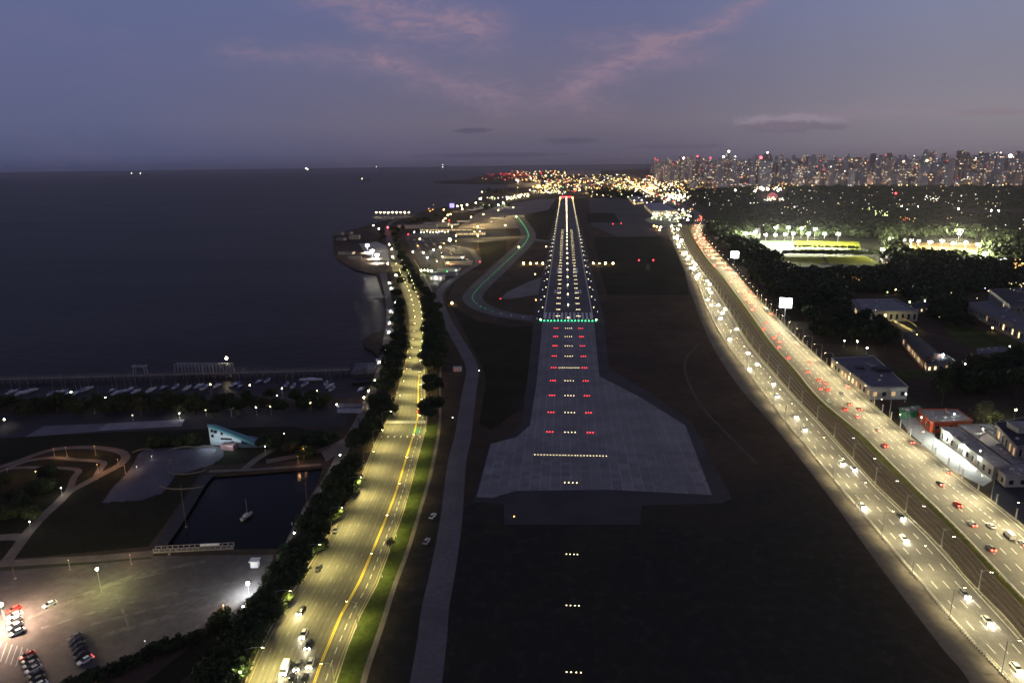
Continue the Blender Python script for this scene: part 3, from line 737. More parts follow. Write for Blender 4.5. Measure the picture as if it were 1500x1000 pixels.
for n in (13, 14, 15):
    c = Vector((CX, YT-30*n, .02)); bar(c, [-2,-.7,.7,2], ['warm']*4, .13, 10, ['farthest of the three light bars on low stands in dark grass', 'middle one of the three light bars on low stands in dark grass', 'nearest of the three light bars on low stands in dark grass'][n-13], 'light bars on stands in the dark grass', stand=1.1)
for i in range(17):
    x = RX0-1+i*(RX1-RX0+2)/16.0
    rl_unit(Vector((x, YT-1, .1)), 'green', .42, 9, 'green threshold light, %s from the left end of the row' % ordn(i), 'green threshold lights', 'threshold_light')
for sx, x in ((-1, RX0-1.6), (1, RX1+1.6)):
    rl_unit(Vector((x, YT+4, .1)), 'lime', .5, 26, 'yellow white light at the %s end of the green threshold row' % ('left' if sx < 0 else 'right'), 'end lights of the threshold')
for k in range(41):
    y = YT+60+k*58
    if y > YE+20: break
    far = 1+ (y-600)/1900
    key = 'warm' if y < YE-420 else 'yellow' if y < YE-90 else 'orange'
    for sx, x in ((-1, RX0-1.5), (1, RX1+1.5)):
        rl_unit(Vector((x, y, .1)), key, .30*far, 12, '%s edge light of the runway, %s beyond the green threshold' % ('left' if sx < 0 else 'right', ordn(k)), 'runway edge lights')
for k in range(13):
    for sx in (-1, 1):
        rl_unit(Vector((CX+sx*(RX1-RX0+9)/2, YT+40+k*60, .1)), 'cool', .16, 16, 'small faint light on the %s runway shoulder, %s beyond the threshold' % ('left' if sx < 0 else 'right', ordn(k)), 'faint shoulder lights')
y = YT+12; k = 0
while y < YE+10 and k < 120:
    far = 1+(y-600)/1800
    rl_unit(Vector((CX, y, .1)), 'warm', .46*far, 24, 'centre line light of the runway, %s beyond the green threshold' % ordn(k), 'runway centre line lights')
    y += 60; k += 1
for k in range(30):
    y = YT+20+k*30; far = 1+(y-600)/3000
    for sx in (-1, 1):
        bar(Vector((CX+sx*9.8, y, .1)), [-1.5,0,1.5], ['warm']*3, .20*far, 14 if k < 14 else 9, 'short bar of touchdown lights %s of the centre line, %s beyond threshold' % ('left' if sx < 0 else 'right', ordn(k)), 'touchdown zone light bars', name='touchdown_light_bar', cat='runway light')
for i in range(9):
    rl_unit(Vector((RX0+2+i*(RX1-RX0-4)/8.0, YE+30, .1)), 'red', 1.6, 24, 'red light at the far end of the runway, %s from the left' % ordn(i), 'red runway end lights')
for k in range(3):
    for sx, x in ((-1, RX0-2), (1, RX1+2)): rl_unit(Vector((x, YE-20-k*60, .1)), 'orange', 1.6, 40, 'orange light near the far runway end, %s side, %s from the end' % ('left' if sx < 0 else 'right', ordn(k)), 'orange lights at the far runway end')
# precision lights beside the runway
for i, (px, py, r) in enumerate([(767,386,1.0),(777,386,.9),(786,386,.5),(795,386,1.0),(869,386,.9),(878,386,.5),(887,386,1.15),(898,386,1.0)]):
    p = G(px, py, 1.2); t = thing('slope_indicator', '%s orange glide slope lamp of the eight in line across the runway' % ordn(i), 'airfield light', Vector((p.x,p.y,0)), 0, 'orange glide slope lamps')
    MB().box((0,0,.7), (1.6,1.2,.8)).build('housing', M_dark, t)
    for s in (-.6,.6): MB().box((s,0,.15), (.1,.1,.3)).build('leg', M_pole, t)
    link('lamp', bulbm(r, 'yellow', 90), t, (0,-.3,1.6)); put_light(t, (0,-2,2.5), 900, (1,.6,.25), 'POINT', size=.5)
for i, (px, py) in enumerate([(898,328),(910,327),(936,381),(957,381)]):
    post_lamp(['red obstruction lamp, farther left one on the dark grass','red obstruction lamp, farther right one on the dark grass','red obstruction lamp, nearer left one by the aerial','red obstruction lamp, nearer right one by the aerial'][i], G(px,py,4), 4, .8, 'red', 12, group='red lamps on the dark grass', name='obstruction_lamp', cat='warning lamp')
t = thing('localizer_aerial', 'small red and white lattice aerial on the dark grass beside the highway', 'aerial', G(949,396))
for s in (-1.5,1.5): MB().tube((s,0,0), (s,0,8), .12, .08, 5).build('mast', M_pale, t)
for z in (2,4,6,8): MB().box((0,0,z), (3.2,.12,.15)).build('crossbar', M_pale, t)
# taxiway centre line greens
P = smooth_pts([G(*p) for p in taxi_c], 8); acc_ = 0; k = 0
for i in range(1, len(P)):
    seg = (P[i]-P[i-1]).length; 
    while acc_ < seg:
        q = P[i-1].lerp(P[i], acc_/seg); q.z = .08
        if k < 100: tx_ = rl_unit(q, 'green' if q.y > 650 else 'white', .17 if q.y < 900 else .19*q.y/1000, 4 if q.y > 650 else 2, 'green taxiway centre light, %s from the apron end of the winding taxiway' % ordn(k), 'green taxiway lights', 'taxiway_light'); k += 1
        if k < 100 and k % 3 == 0 and q.y > 640: put_light(tx_, (0,0,2.5), 55, (.1,1,.45), 'POINT', size=.3)
        acc_ += 14
    acc_ -= seg
for i, (px, py, key, r) in enumerate([(760,363,'yellow',1.2),(662,444,'yellow',.7),(800,362,'yellow',.8),(703,384,'red',.5),(784,402,'yellow',.5),(733,438,'red',.3),(785,440,'orange',.5),(756,318,'warm',1.3)]):
    rl_unit(G(px,py), key, r, 22, '%s guard light beside the taxiways, %s nearest the sea side of the list' % ({'yellow':'yellow','red':'red','orange':'orange','warm':'pale'}[key], ordn(i)), None, 'taxiway_guard_light', 'airfield light')
# real light from the rows of runway lights on the pavement
def bulkglow(): pass

# ------------------------------------------------------------------ vehicles
GLASS = mat('car_glass', (.015,.018,.022), (.012,.014,.018), 1.0, rough=.12, spec=.6)
TYRE = mat('tyre_rubber', (.02,.02,.02), (.015,.015,.015), 2.0, rough=.9)
PAINT = {k: mat('car_paint_'+k, c, tuple(x*.9 for x in c), 1.0, rough=.28, spec=.6) for k, c in
         {'white': (.72,.72,.70), 'silver': (.42,.43,.44), 'grey': (.14,.145,.15), 'black': (.022,.022,.025), 'red': (.55,.035,.02), 'blue': (.05,.08,.18)}.items()}
def hull(sections, name, m):
    """sections: (x, half width, z bottom, z top, half width at top) joined into one skin"""
    b = MB(); vs = []; n = 8
    for x, w_, z0, z1, wt_ in sections:
        zm = z0+(z1-z0)*.6
        vs += [(x,-w_*.92,z0),(x,-w_,z0+.12),(x,-w_,zm),(x,-wt_,z1),(x,wt_,z1),(x,w_,zm),(x,w_,z0+.12),(x,w_*.92,z0)]
    fs = []
    for j in range(len(sections)-1):
        for i in range(n): fs.append((j*n+i, (j+1)*n+i, (j+1)*n+(i+1) % n, j*n+(i+1) % n))
    fs += [tuple(range(n)), tuple(range(len(vs)-1, len(vs)-n-1, -1))]
    b.add(vs, fs); return b.mesh(name, m, False)
CM_ = {}
def car(label, p, ang, col='white', group=None, style='car', lights='', name='car', cat='car', detail=True, glow=1.0):
    """local +x is the front"""
    t = thing(name, label, cat, p, ang, group)
    key = (style, col)
    if key not in CM_:
        if style == 'car':
            body = hull([(-2.15,.74,.38,.86,.62),(-2.05,.86,.28,.98,.72),(-1.2,.88,.24,1.0,.76),(.7,.88,.24,.98,.76),(1.7,.86,.26,.86,.72),(2.1,.76,.34,.72,.6)], 'body', PAINT[col])
            cab = hull([(-1.85,.72,.90,.99,.66),(-1.25,.72,.92,1.40,.58),(-.2,.74,.92,1.46,.60),(.35,.74,.92,1.42,.58),(1.05,.74,.90,.97,.68)], 'windows', GLASS)
            roof = MB().box((-.45,0,1.47), (1.45,1.14,.05), 0, .92).mesh('roof', PAINT[col]); L_, zl = 2.08, .66; ww = .62
        elif style == 'van':
            body = hull([(-2.6,.9,.35,1.95,.82),(-2.5,.96,.28,2.1,.86),(1.2,.96,.28,2.1,.86),(1.9,.94,.28,1.35,.82),(2.5,.9,.3,1.05,.78)], 'body', PAINT[col])
            cab = hull([(1.15,.88,1.35,2.02,.80),(1.5,.88,1.3,1.75,.8),(1.98,.86,1.22,1.38,.78)], 'windows', GLASS)
            roof = MB().box((-.7,0,2.12), (3.4,1.6,.05), 0, .95).mesh('roof', PAINT[col]); L_, zl = 2.5, .8; ww = .7
        else:  # bus
            body = hull([(-5.6,1.15,.35,2.9,1.05),(-5.5,1.25,.3,3.05,1.12),(5.4,1.25,.3,3.05,1.12),(5.7,1.18,.35,2.8,1.02)], 'body', PAINT[col])
            cab = MB().box((0,0,2.05), (10.6,2.56,.85)).mesh('windows', GLASS)
            roof = MB().box((-1,0,3.12), (3.5,1.5,.2), 0, .9).mesh('roof', PAINT[col]); L_, zl = 5.68, .8; ww = .9
        CM_[key] = (body, cab, roof, L_, zl, ww)
    body, cab, roof, L_, zl, ww = CM_[key]
    link('body', body, t)
    link('windows', cab, t)
    if detail:
        link('roof', roof, t)
        wl = shared('wheel', lambda: MB().lathe([(.20,-.11),(.32,-.10),(.33,0),(.32,.10),(.20,.11)], n=10, axis='Y').mesh('wheel', TYRE))
        for sx in (-1, 1):
            for sy in (-1, 1): link('wheel', wl, t, (sx*L_*.62, sy*(.80 if style == 'car' else .9 if style == 'van' else 1.15), .33))
    if 'h' in lights and dist(p) < 520: put_light(t, (L_+.3, 0, zl), 900, (1,.9,.7), 'SPOT', 85, .2, 1.0, (0, -math.radians(76), 0))
    for s in (-1, 1):
        if 'h' in lights: link('headlight', bulbm(.23*glow, 'head', 160), t, (L_, s*ww, zl))
        elif detail: link('headlight', shared('hl_off', lambda: MB().box((0,0,0), (.12,.34,.16)).mesh('headlight', M_pale)), t, (L_-.04, s*ww, zl))
        if 't' in lights: link('taillight', bulbm(.22*glow, 'tail', 22), t, (-L_, s*ww, zl+.08))
        elif detail: link('taillight', shared('tl_off', lambda: MB().box((0,0,0), (.10,.30,.16)).mesh('taillight', mat('tail_glass', (.25,.01,.01), (.2,.01,.01), 1, rough=.3))), t, (-L_+.04, s*ww, zl+.08))
    return t
def locate(S_, px, py):
    p = G(px, py, .7); best = min(((S_.at(d, .5)-p).length, d) for d in np.arange(0, S_.len, 4.0)); d = best[1]
    a = S_.at(d, 0); c = S_.at(d, 1); u = min(max((p-a).dot(c-a)/(c-a).length_squared, .08), .92)
    lo = min(((S_.at(e, u)-p).length, e) for e in np.arange(max(0, d-12), d+12, .8))[1]
    return S_.at(lo, u, .05), S_.ang(lo), u
def extra(S_, lst, n, d0, d1, gap, us):
    pr = [(locate(S_, *c)[0]) for c in lst]; k_ = 0; tries = 0; out_ = []
    while k_ < n and tries < 900:
        tries += 1; d = d0+(d1-d0)*R.random(); q = S_.at(d, R.choice(us), .05)
        if all((q-o_).length > gap for o_ in pr): pr.append(q); out_.append(q); k_ += 1
    for q in out_:
        c = CM.transposed() @ (Vector((q.x, q.y, .7))-Vector((0,0,H))); lst.append((750+F*c.x/(-c.z), 500-F*c.y/(-c.z)))
cols = ['white','silver','grey','white','black','silver','grey']
hl_cars = [(992,345),(997,354),(1005,370),(1008,378),(1015,383),(1017,394),(1036,438),(1042,446),(1052,446),(1058,458),(1055,466),(1069,496),(1108,532),(1165,609),(1233,677),(1250,685),(1319,755),(1324,788),(1412,868),(1490,978),(1006,330),(1001,336),(1014,322),(1009,316),(1000,308)]
extra(HL, hl_cars, 26, 60, 1250, 13, (.13,.37,.62,.87))
for i, (x, y) in enumerate(sorted(hl_cars, key=lambda c: -c[1])):
    p, a, u = locate(HL, x, y)
    car('%s car with lit headlights, %s oncoming one from the near end of the left carriageway' % (cols[i % 7], ordn(i)), p, a+PI, cols[i % 7], 'oncoming cars on the left carriageway', lights='h', glow=1.25*max(1, dist(p)/420), detail=y > 440)
hr_cars = [(1019,330),(1021,337),(1018,343),(1029,358),(1038,358),(1025,350),(1034,367),(1042,368),(1038,374),(1044,376),(1054,381),(1062,388),(1064,393),(1070,412),(1090,413),(1082,426),(1092,438),(1098,443),(1101,453),(1118,481),(1122,472),(1141,488),(1134,494),(1027,320),
           (1199,556),(1209,560),(1201,568),(1212,570),(1244,591),(1237,598),(1258,598),(1255,609),(1287,629),(1186,530),(1295,651),(1377,707),(1402,737),(1451,802),(1026,343),(1031,350),(1046,388),(1049,372)]
extra(HR, hr_cars, 34, 40, 1250, 12, (.11,.28,.44,.60,.76,.90))
for i, (x, y) in enumerate(sorted(hr_cars, key=lambda c: -c[1])):
    p, a, u = locate(HR, x, y); c = ['red','grey','white','silver','red','black','grey'][i % 7]
    car('%s car with red tail lights, %s one from the near end of the right carriageway' % (c, ordn(i)), p, a, c, 'departing cars on the right carriageway', lights='t', glow=1.3*max(1, dist(p)/420), detail=y > 440)
for i, (x, y, c, st) in enumerate([(1232,576,'white','car'),(1214,587,'white','car'),(1453,770,'white','car'),(1480,784,'white','van'),(1122,455,'white','bus')]):
    p, a, u = locate(HR, x, y); car(['white car among red tail lights past the station roof','white car trailing behind the red cars past the station','white car on the near stretch of the right carriageway','white van on the near stretch of the right carriageway','white bus in the kerb lane of the right carriageway'][i], p, a, c, 'departing cars on the right carriageway', st, lights='', name=('bus' if st == 'bus' else 'van' if st == 'van' else 'car'), cat=st)
AVC = [(440,894,'black','car','dark car with bright headlights, farthest of the group on the avenue'), (445,927,'white','car','white car with headlights alone in the middle lane of the avenue'),
       (453,942,'black','car','dark car right behind the white car on the avenue'), (437,972,'grey','car','dark windowed car between white van and white hatchback on avenue'),
       (455,970,'white','car','white car next to the yellow line of the avenue'), (417,979,'white','van','white van in the outer lane of the avenue'),
       (427,995,'black','car','black car in front of the white van on the avenue'), (446,994,'black','car','black car nearest the yellow line at the bottom of the avenue')]
for x, y, c, st, lab in AVC:
    p, a, u = locate(AV, x, y); car(lab, p, a+PI, c, 'cars driving down the avenue', st, lights='h', glow=.95, name=('van' if st == 'van' else 'car'), cat=st)
for x, y, c, lab in [(466,832,'black','dark car parked at the avenue kerb beside the pale tree'), (492,775,'grey','grey car parked at the avenue kerb under the trees')]:
    p, a, u = locate(AV, x, y); car(lab, p, a+PI, c, 'cars parked at the avenue kerb')
p, a, u = locate(AV, 613, 601); car('car with red tail lights waiting at the crossing under the right hand tree', p, a, 'grey', None, lights='t')
car('white car standing alone on the dark grass beside the service road', G(634,757), 1.3, 'white')
car('small white car in dark grass, nearer of two by the service road', G(625,794), 1.4, 'silver')
# the three rows of parked cars and the lone one
def heading(a, b): q = G(*b)-G(*a); return math.atan2(q.y, q.x)
h1 = heading((12,905),(38,893))
for i, (x, y, c) in enumerate([(21,894,'red'),(22,903,'silver'),(22,911,'grey'),(23,919,'silver'),(25,928,'white')]):
    car('%s car in the row of five under the bright lamp, %s from the top' % (c, ordn(i)), G(x, y), h1+PI, c, 'row of five cars under the bright lamp')
for i, (x, y, c) in enumerate([(110,935,'grey'),(112,941,'black'),(114,948,'black'),(116,954,'black'),(120,961,'black'),(125,969,'white')]):
    car('%s car in the middle row of six parked cars, %s from the top' % (c, ordn(i)), G(x, y), h1+PI, c, 'middle row of parked cars', lights='t' if i == 5 else '', glow=.8)
for i, (x, y, c) in enumerate([(40,962,'red'),(43,968,'black'),(45,975,'grey'),(49,982,'silver'),(52,990,'black'),(54,998,'black'),(57,1006,'white'),(60,1014,'black')]):
    car('%s car in the bottom row of parked cars, %s from the top' % (c, ordn(i)), G(x, y), h1+PI, c, 'bottom row of parked cars')
car('lone white car parked in the middle of the open parking lot', G(73,887), h1+PI, 'white')
MB().prism([G(30,955), G(33,953), G(72,1040), G(66,1042)], .04, .17).build('kerb', mat('kerb_stone2', (.3,.27,.2),(.25,.22,.17),.4)); tag(bpy.data.objects['kerb.001'] if 'kerb.001' in bpy.data.objects else bpy.data.objects['kerb'], kind='structure')

# ------------------------------------------------------------------ trees
def crown_mesh(rx, rz, zc, n, leaf, m, seed, lumps=18):
    g = np.random.default_rng(seed)
    a = g.uniform(0, 2*PI, lumps); ct = g.uniform(-.55, 1, lumps); st = np.sqrt(1-ct**2); rr = g.uniform(.45, .95, lumps)
    C = np.stack([rx*.62*rr*st*np.cos(a), rx*.62*rr*st*np.sin(a), rz*.62*rr*ct], 1); rad = g.uniform(.28, .48, lumps)*rx
    k = g.integers(0, lumps, n); d = g.normal(size=(n, 3)); d /= np.linalg.norm(d, axis=1)[:, None]
    sh = (g.uniform(.66, 1.06, n)+np.where(g.random(n) < .12, g.uniform(0, .28, n), 0))[:, None]
    Pn = C[k]+d*rad[k][:, None]*sh*np.array([1, 1, rz/rx*.95]); Pn[:, 2] += zc
    nn = d+g.normal(size=(n, 3))*.55; nn /= np.linalg.norm(nn, axis=1)[:, None]
    t = np.cross(nn, g.normal(size=(n, 3))); t /= np.linalg.norm(t, axis=1)[:, None]; b_ = np.cross(nn, t)
    s = leaf*g.uniform(.6, 1.25, n)[:, None]
    V = np.stack([Pn-t*s, Pn-b_*s*.6, Pn+t*s, Pn+b_*s*.6], 1).reshape(-1, 3)
    me = bpy.data.meshes.new('crown'); me.vertices.add(n*4); me.vertices.foreach_set('co', V.ravel().astype(np.float32))
    me.loops.add(n*4); me.loops.foreach_set('vertex_index', np.arange(n*4, dtype=np.int32))
    me.polygons.add(n); me.polygons.foreach_set('loop_start', np.arange(0, n*4, 4, dtype=np.int32)); me.polygons.foreach_set('loop_total', np.full(n, 4, dtype=np.int32))
    me.materials.append(m); me.update(calc_edges=True); me.validate(); return me
def trunk_mesh(h, r, seed, spread):
    g = random.Random(seed); b_ = MB(); b_.tube((0,0,0), (0,0,h*.6), r, r*.65, 7)
    for i in range(5):
        a = i*2*PI/5+g.uniform(-.4,.4); q = (math.cos(a)*spread*g.uniform(.5,.8), math.sin(a)*spread*g.uniform(.5,.8), h*g.uniform(1.0,1.3))
        b_.tube((0,0,h*g.uniform(.42,.6)), q, r*.45, r*.15, 5)
    return b_.mesh('trunk', M_bark)
PROTO = {'avenue': [(crown_mesh(1, .72, 0, 2600, .085, M_leaf[i % 2], 20+i, 22), None) for i in range(4)],
         'park': [(crown_mesh(1, .85, 0, 1500, .105, M_leaf[i % 3], 40+i, 18), None) for i in range(5)],
         'pale': [(crown_mesh(1, .8, 0, 2600, .06, M_leaf_pale, 60, 20), None)],
         'bush': [(crown_mesh(1, .8, 0, 500, .14, M_leaf[i % 2], 70+i, 9), None) for i in range(2)]}
TR = [trunk_mesh(1.0, .05, i, .35) for i in range(3)]
def tree(label, p, r, h, kind='park', group=None, name='tree', cat='tree'):
    """r = crown radius, h = total height"""
    t = thing(name, label, cat, (p.x, p.y, 0), R.uniform(0, 2*PI), group)
    cm = R.choice(PROTO[kind])[0]; rz = .85*r if kind != 'avenue' else .72*r
    c = link('crown', cm, t, (0, 0, max(h-r*.8, r*.5))); c.scale = (r*R.uniform(.86,1.16), r*R.uniform(.86,1.16), r*R.uniform(.85,1.2))
    tk = link('trunk', R.choice(TR), t); hh = h*.55; tk.scale = (hh, hh, hh)
    return t
left_row = [(592,388,5),(586,402,6),(589,412,6),(583,430,6),(586,442,7),(587,455,7.5),(584,468,7),(589,480,7.5),(586,492,7),(590,503,7),(576,512,8),(584,520,7),(571,528,7),(580,533,6),(572,548,7.5),(564,560,7),(581,549,6),(560,589,8),(569,594,6),(554,603,7),(548,618,7),(540,630,6),(545,626,6),(534,646,6),(521,650,6),(528,640,6),
            (520,682,7),(508,695,7),(512,708,7),(497,712,7),(492,727,7),(478,735,6),(486,748,7),(472,752,7),(474,770,7),(458,772,6.5),(462,788,7),(446,795,7),(452,806,6),(440,815,7),(430,812,6),(432,832,6.5),(420,835,6.5),(424,850,6.5),(408,852,6),(412,868,6.5),(398,872,6.5),(403,888,6.5),(388,888,6),(392,905,6),(375,908,6.5),(380,924,6),(362,925,6),(368,942,6),(350,944,6),(352,962,6),(334,960,6),(336,980,6),(320,985,6),(325,1003,6),(308,1010,6)]
for i, (x, y, r) in enumerate(sorted(left_row, key=lambda c: -c[1])):
    tree('dark leafy tree in the belt on the sea side of the avenue, %s from the near end' % ordn(i), G(x-(5 if y > 640 else 2), y-1, 6), r*(R.uniform(.88,1.1) if y > 640 else R.uniform(1.0,1.3)), R.uniform(9.5,12.5), 'avenue', 'trees on the sea side of the avenue')
right_row = [(577,334,7),(579,342,7),(582,351,7),(585,360,7),(589,369,7.5),(593,378,7.5),(597,387,8),(602,396,8),(608,405,8),(614,414,8),(622,422,8),(630,431,9),(624,437,7),(628,448,8),(638,446,8),(630,462,8),(640,460,8),(629,476,8),(641,474,8),(632,490,8),(642,488,8),(630,503,8),(641,503,8),(627,517,8),(637,519,8),(627,530,6.5),(641,529,7),(633,556,7),(641,562,6),(628,570,5),(634,588,7),(622,596,5.5),(627,603,6),(640,592,5)]
right_row += [(x+R.uniform(-4,5), y+R.uniform(4,8), r*R.uniform(.75,1.1)) for x, y, r in right_row if y < 525]
for i, (x, y, r) in enumerate(sorted(right_row, key=lambda c: -c[1])):
    tree('dark leafy tree on the airfield side of the avenue, %s from the near end' % ordn(i), G(x, y, 8), r*R.uniform(.92,1.08), 13, 'avenue', 'trees on the airfield side of the avenue')
tree('small young tree standing alone on the lit verge beside the avenue', G(572,797,2.5), 2.6, 5.5, 'pale')
tree('lit pale green bushy tree at the bottom of the avenue belt', G(344,992,3), 3.5, 6, 'pale')
tree('broad pale tree lit from below beyond the red building', G(1443,604,7), 11, 15, 'pale')
post_lamp('lamp beside the brightly lit green tree at the bottom of the belt', G(352,984,6), 6, .2, 'lime', 30, 9000, (.9,1,.5))  # lamp added only to brighten the tree crown
hedge = [(100,1004,5),(128,992,5),(150,984,5),(172,975,5),(192,966,5),(212,957,5),(230,949,5),(247,943,5),(262,938,4.5),(277,932,4.5),(290,927,4),(318,905,5),(328,897,4.5),(312,914,4.5),(338,906,4)]
for i, (x, y, r) in enumerate(hedge):
    tree('dark bush in the hedge below the parking lot, %s from the bottom left' % ordn(i), G(x, y, 2), r*.75, 4.2, 'bush', 'bushes of the parking lot hedge', 'bush', 'bush')
# marina trees
k = 0
for i in range(58):
    x = -20+i*8.9+R.uniform(-4,4); y = 592+R.uniform(-9,9)-(x/500)*4
    if 470 < x: y = 588
    if R.random() < .08 or x > 482: continue
    tree('dark tree on the marina shore, %s from the left' % ordn(k), G(x, y, 5), R.uniform(4.5,7.5), R.uniform(8,12), 'park', 'trees along the marina shore'); k += 1
k = 0
for x, y in [(392,640),(405,647),(418,643),(431,648),(444,642),(457,646),(470,640),(482,644),(425,655),(448,657),(382,648),(20,720),(12,745),(30,735),(60,708),(8,708),(240,640),(262,643),(281,640),(225,646),(45,752),(70,690)]:
    tree('dark tree in the unlit park on the left, %s from the white wedge house' % ordn(k), G(x, y, 4), R.uniform(3.5,6), R.uniform(6,9), 'park', 'trees of the unlit park'); k += 1
for k, (x, y, r) in enumerate([(614,322,14),(622,320,14),(606,326,12),(630,321,13),(640,316,12),(650,312,12),(598,330,11),(590,334,10),(583,338,9),(562,348,9),(560,341,9),(556,353,8),(712,303,16),(722,302,15),(735,300,14),(745,300,14),(707,281,22),(716,280,22),(726,281,22),(735,282,20)]):
    tree('dark tree by the sea beyond the beach court, %s of its clump' % ordn(k), G(x, y, 6), r*.8, 14, 'park', 'trees by the sea near the terminal')
for k, (x, y) in enumerate([(868,283),(876,286),(884,285),(893,288),(902,286),(910,289),(918,287),(926,290),(934,287),(899,282),(915,282),(880,280),(890,281),(925,284)]):
    tree('dark tree beyond the far end of the airfield, %s of its clump' % ordn(k), G(x, y, 6), 24, 24, 'park', 'trees beyond the far end of the airfield')
# park forest on the right
inc = [(1040,338),(1062,322),(1045,306),(1016,294),(1010,282),(1120,277),(1570,274),(1570,600),(1440,604),(1400,592),(1345,596),(1318,590),(1290,560),(1262,520),(1215,512),(1190,490),(1150,452),(1112,414),(1075,376)]
exc = [[(1100,340),(1175,348),(1292,350),(1310,392),(1290,400),(1160,400),(1104,366)], [(1296,348),(1448,350),(1450,382),(1325,378)], [(1240,430),(1325,430),(1356,452),(1356,482),(1320,490),(1246,466)],
       [(1298,462),(1362,465),(1412,512),(1420,556),(1340,570),(1312,520)], [(1196,505),(1285,510),(1350,560),(1345,605),(1250,590)], [(1404,430),(1570,428),(1570,545),(1480,515),(1410,470)], [(1360,485),(1420,480),(1500,520),(1500,530),(1420,540)],
       [(1425,505),(1570,505),(1570,540),(1430,530)], [(1290,520),(1370,530),(1370,565),(1310,560)],
       [(1100,277),(1160,277),(1160,305),(1100,305)], [(1415,590),(1570,590),(1570,610),(1415,610)], [(1140,460),(1152,450),(1165,490),(1150,490)], [(1310,298),(1370,298),(1370,312),(1310,312)], [(1395,305),(1570,305),(1570,322),(1395,322)]]
incw = [tuple(G(*p).xy) for p in inc]; excw = [[tuple(G(*p).xy) for p in e] for e in exc]
cand = []
x0 = min(p[0] for p in incw); x1 = max(p[0] for p in incw); y0 = min(p[1] for p in incw); y1 = max(p[1] for p in incw)
def gridfill(step, ya, yb):
    yv = ya
    while yv < yb:
        xv = x0
        while xv < x1:
            q = (xv+R.uniform(-.42,.42)*step, yv+R.uniform(-.42,.42)*step)
            if inside(q, incw) and not any(inside(q, e) for e in excw): cand.append((q, step))
            xv += step
        yv += step
gridfill(12.5, 300, 1000); gridfill(19, 1000, 1900); gridfill(30, 1900, y1)
cand.sort(key=lambda c: math.hypot(*c[0]))
anch = ['station roof','long arcaded hall','yellow lit ramp','lit sports fields','orange courts','white billboard']
apx = [(1275,560),(1300,470),(1330,480),(1220,385),(1370,365),(1150,470)]
apw = [G(*p) for p in apx]
for i, (q, st) in enumerate(cand[:118]):
    p = Vector((q[0], q[1], 0)); j = min(range(6), key=lambda j_: (apw[j_]-p).length); dd = (apw[j]-p).length
    where = ('close to' if dd < 60 else 'some way from' if dd < 140 else 'far from')+' the '+anch[j]
    tree('dense dark park tree, %s of the forest east of highway, %s' % (ordn(i), where), p, R.uniform(6,9.5), R.uniform(11,18), 'park', 'trees of the dark park')
def mass(name, items, leaves, label, mats):
    """far trees that read as one dark wood"""
    g = np.random.default_rng(5); n = len(items)*leaves
    C = np.array([(q[0], q[1]) for q, st in items]); st = np.array([s_ for q, s_ in items]); rr = st*.72*g.uniform(.8,1.25,len(items)); hh = np.minimum(st*.9, 17)*g.uniform(.75,1.2,len(items))
    k = np.repeat(np.arange(len(items)), leaves); d = g.normal(size=(n,3)); d[:,2] = np.abs(d[:,2])*1.1-.25; d /= np.linalg.norm(d, axis=1)[:,None]
    sh = g.uniform(.75, 1.05, n)
    Pn = np.stack([C[k,0]+d[:,0]*rr[k]*sh, C[k,1]+d[:,1]*rr[k]*sh, hh[k]*.42+d[:,2]*hh[k]*.58*sh], 1)
    nn = d+g.normal(size=(n,3))*.5; nn /= np.linalg.norm(nn, axis=1)[:,None]
    t = np.cross(nn, g.normal(size=(n,3))); t /= np.linalg.norm(t, axis=1)[:,None]; b_ = np.cross(nn, t); s = (rr[k]*.24*g.uniform(.7,1.3,n))[:,None]
    V = np.stack([Pn-t*s, Pn-b_*s*.7, Pn+t*s, Pn+b_*s*.7], 1).reshape(-1,3)
    me = bpy.data.meshes.new(name); me.vertices.add(n*4); me.vertices.foreach_set('co', V.ravel().astype(np.float32))
    me.loops.add(n*4); me.loops.foreach_set('vertex_index', np.arange(n*4, dtype=np.int32))
    me.polygons.add(n); me.polygons.foreach_set('loop_start', np.arange(0, n*4, 4, dtype=np.int32)); me.polygons.foreach_set('loop_total', np.full(n, 4, dtype=np.int32))
    me.materials.append(mats); me.update(calc_edges=True)
    return tag(link(name, me), label, kind='stuff')
mass('wood', cand[118:], 64, 'dark wood of the park behind the sports fields up to the city', M_leaf[1])
# ------------------------------------------------------------------ buildings near the highway
M_roofb = mat('roof_felt', (.135,.14,.165), (.10,.105,.125), .15, rough=.85, amt2=.3, scale2=.8)
M_roofd = mat('roof_dark', (.055,.055,.062), (.04,.04,.046), .2, rough=.85, amt2=.3)
M_roofp = mat('roof_pale', (.40,.38,.34), (.30,.285,.26), .15, rough=.85, amt2=.4)
M_wall = mat('render_wall', (.36,.33,.28), (.27,.25,.21), .25, rough=.9, amt2=.3)
M_wallp = mat('pale_wall', (.50,.48,.42), (.42,.40,.35), .25, rough=.9, amt2=.25)
M_brick = mat('brick_wall', (.27,.13,.085), (.20,.095,.065), .5, rough=.9, amt2=.35)
M_redw = mat('red_wall', (.46,.085,.03), (.36,.06,.025), .4, rough=.8, amt2=.2)
M_sky = mat('skylight_glass', (.30,.32,.38), (.24,.26,.31), .5, rough=.3, spec=.6)
M_wind = mat('window_dark', (.03,.032,.04), (.02,.022,.028), 1.0, rough=.2, spec=.6)
E_win = emis('window_lit', (1.0,.72,.36), 2.2); E_winw = emis('window_lit_white', (1.0,.95,.82), 2.6); E_dim = emis('window_dim', (1.0,.62,.30), .5)
def hull_pts(px, h): return [G(x, y, h) for x, y in px]
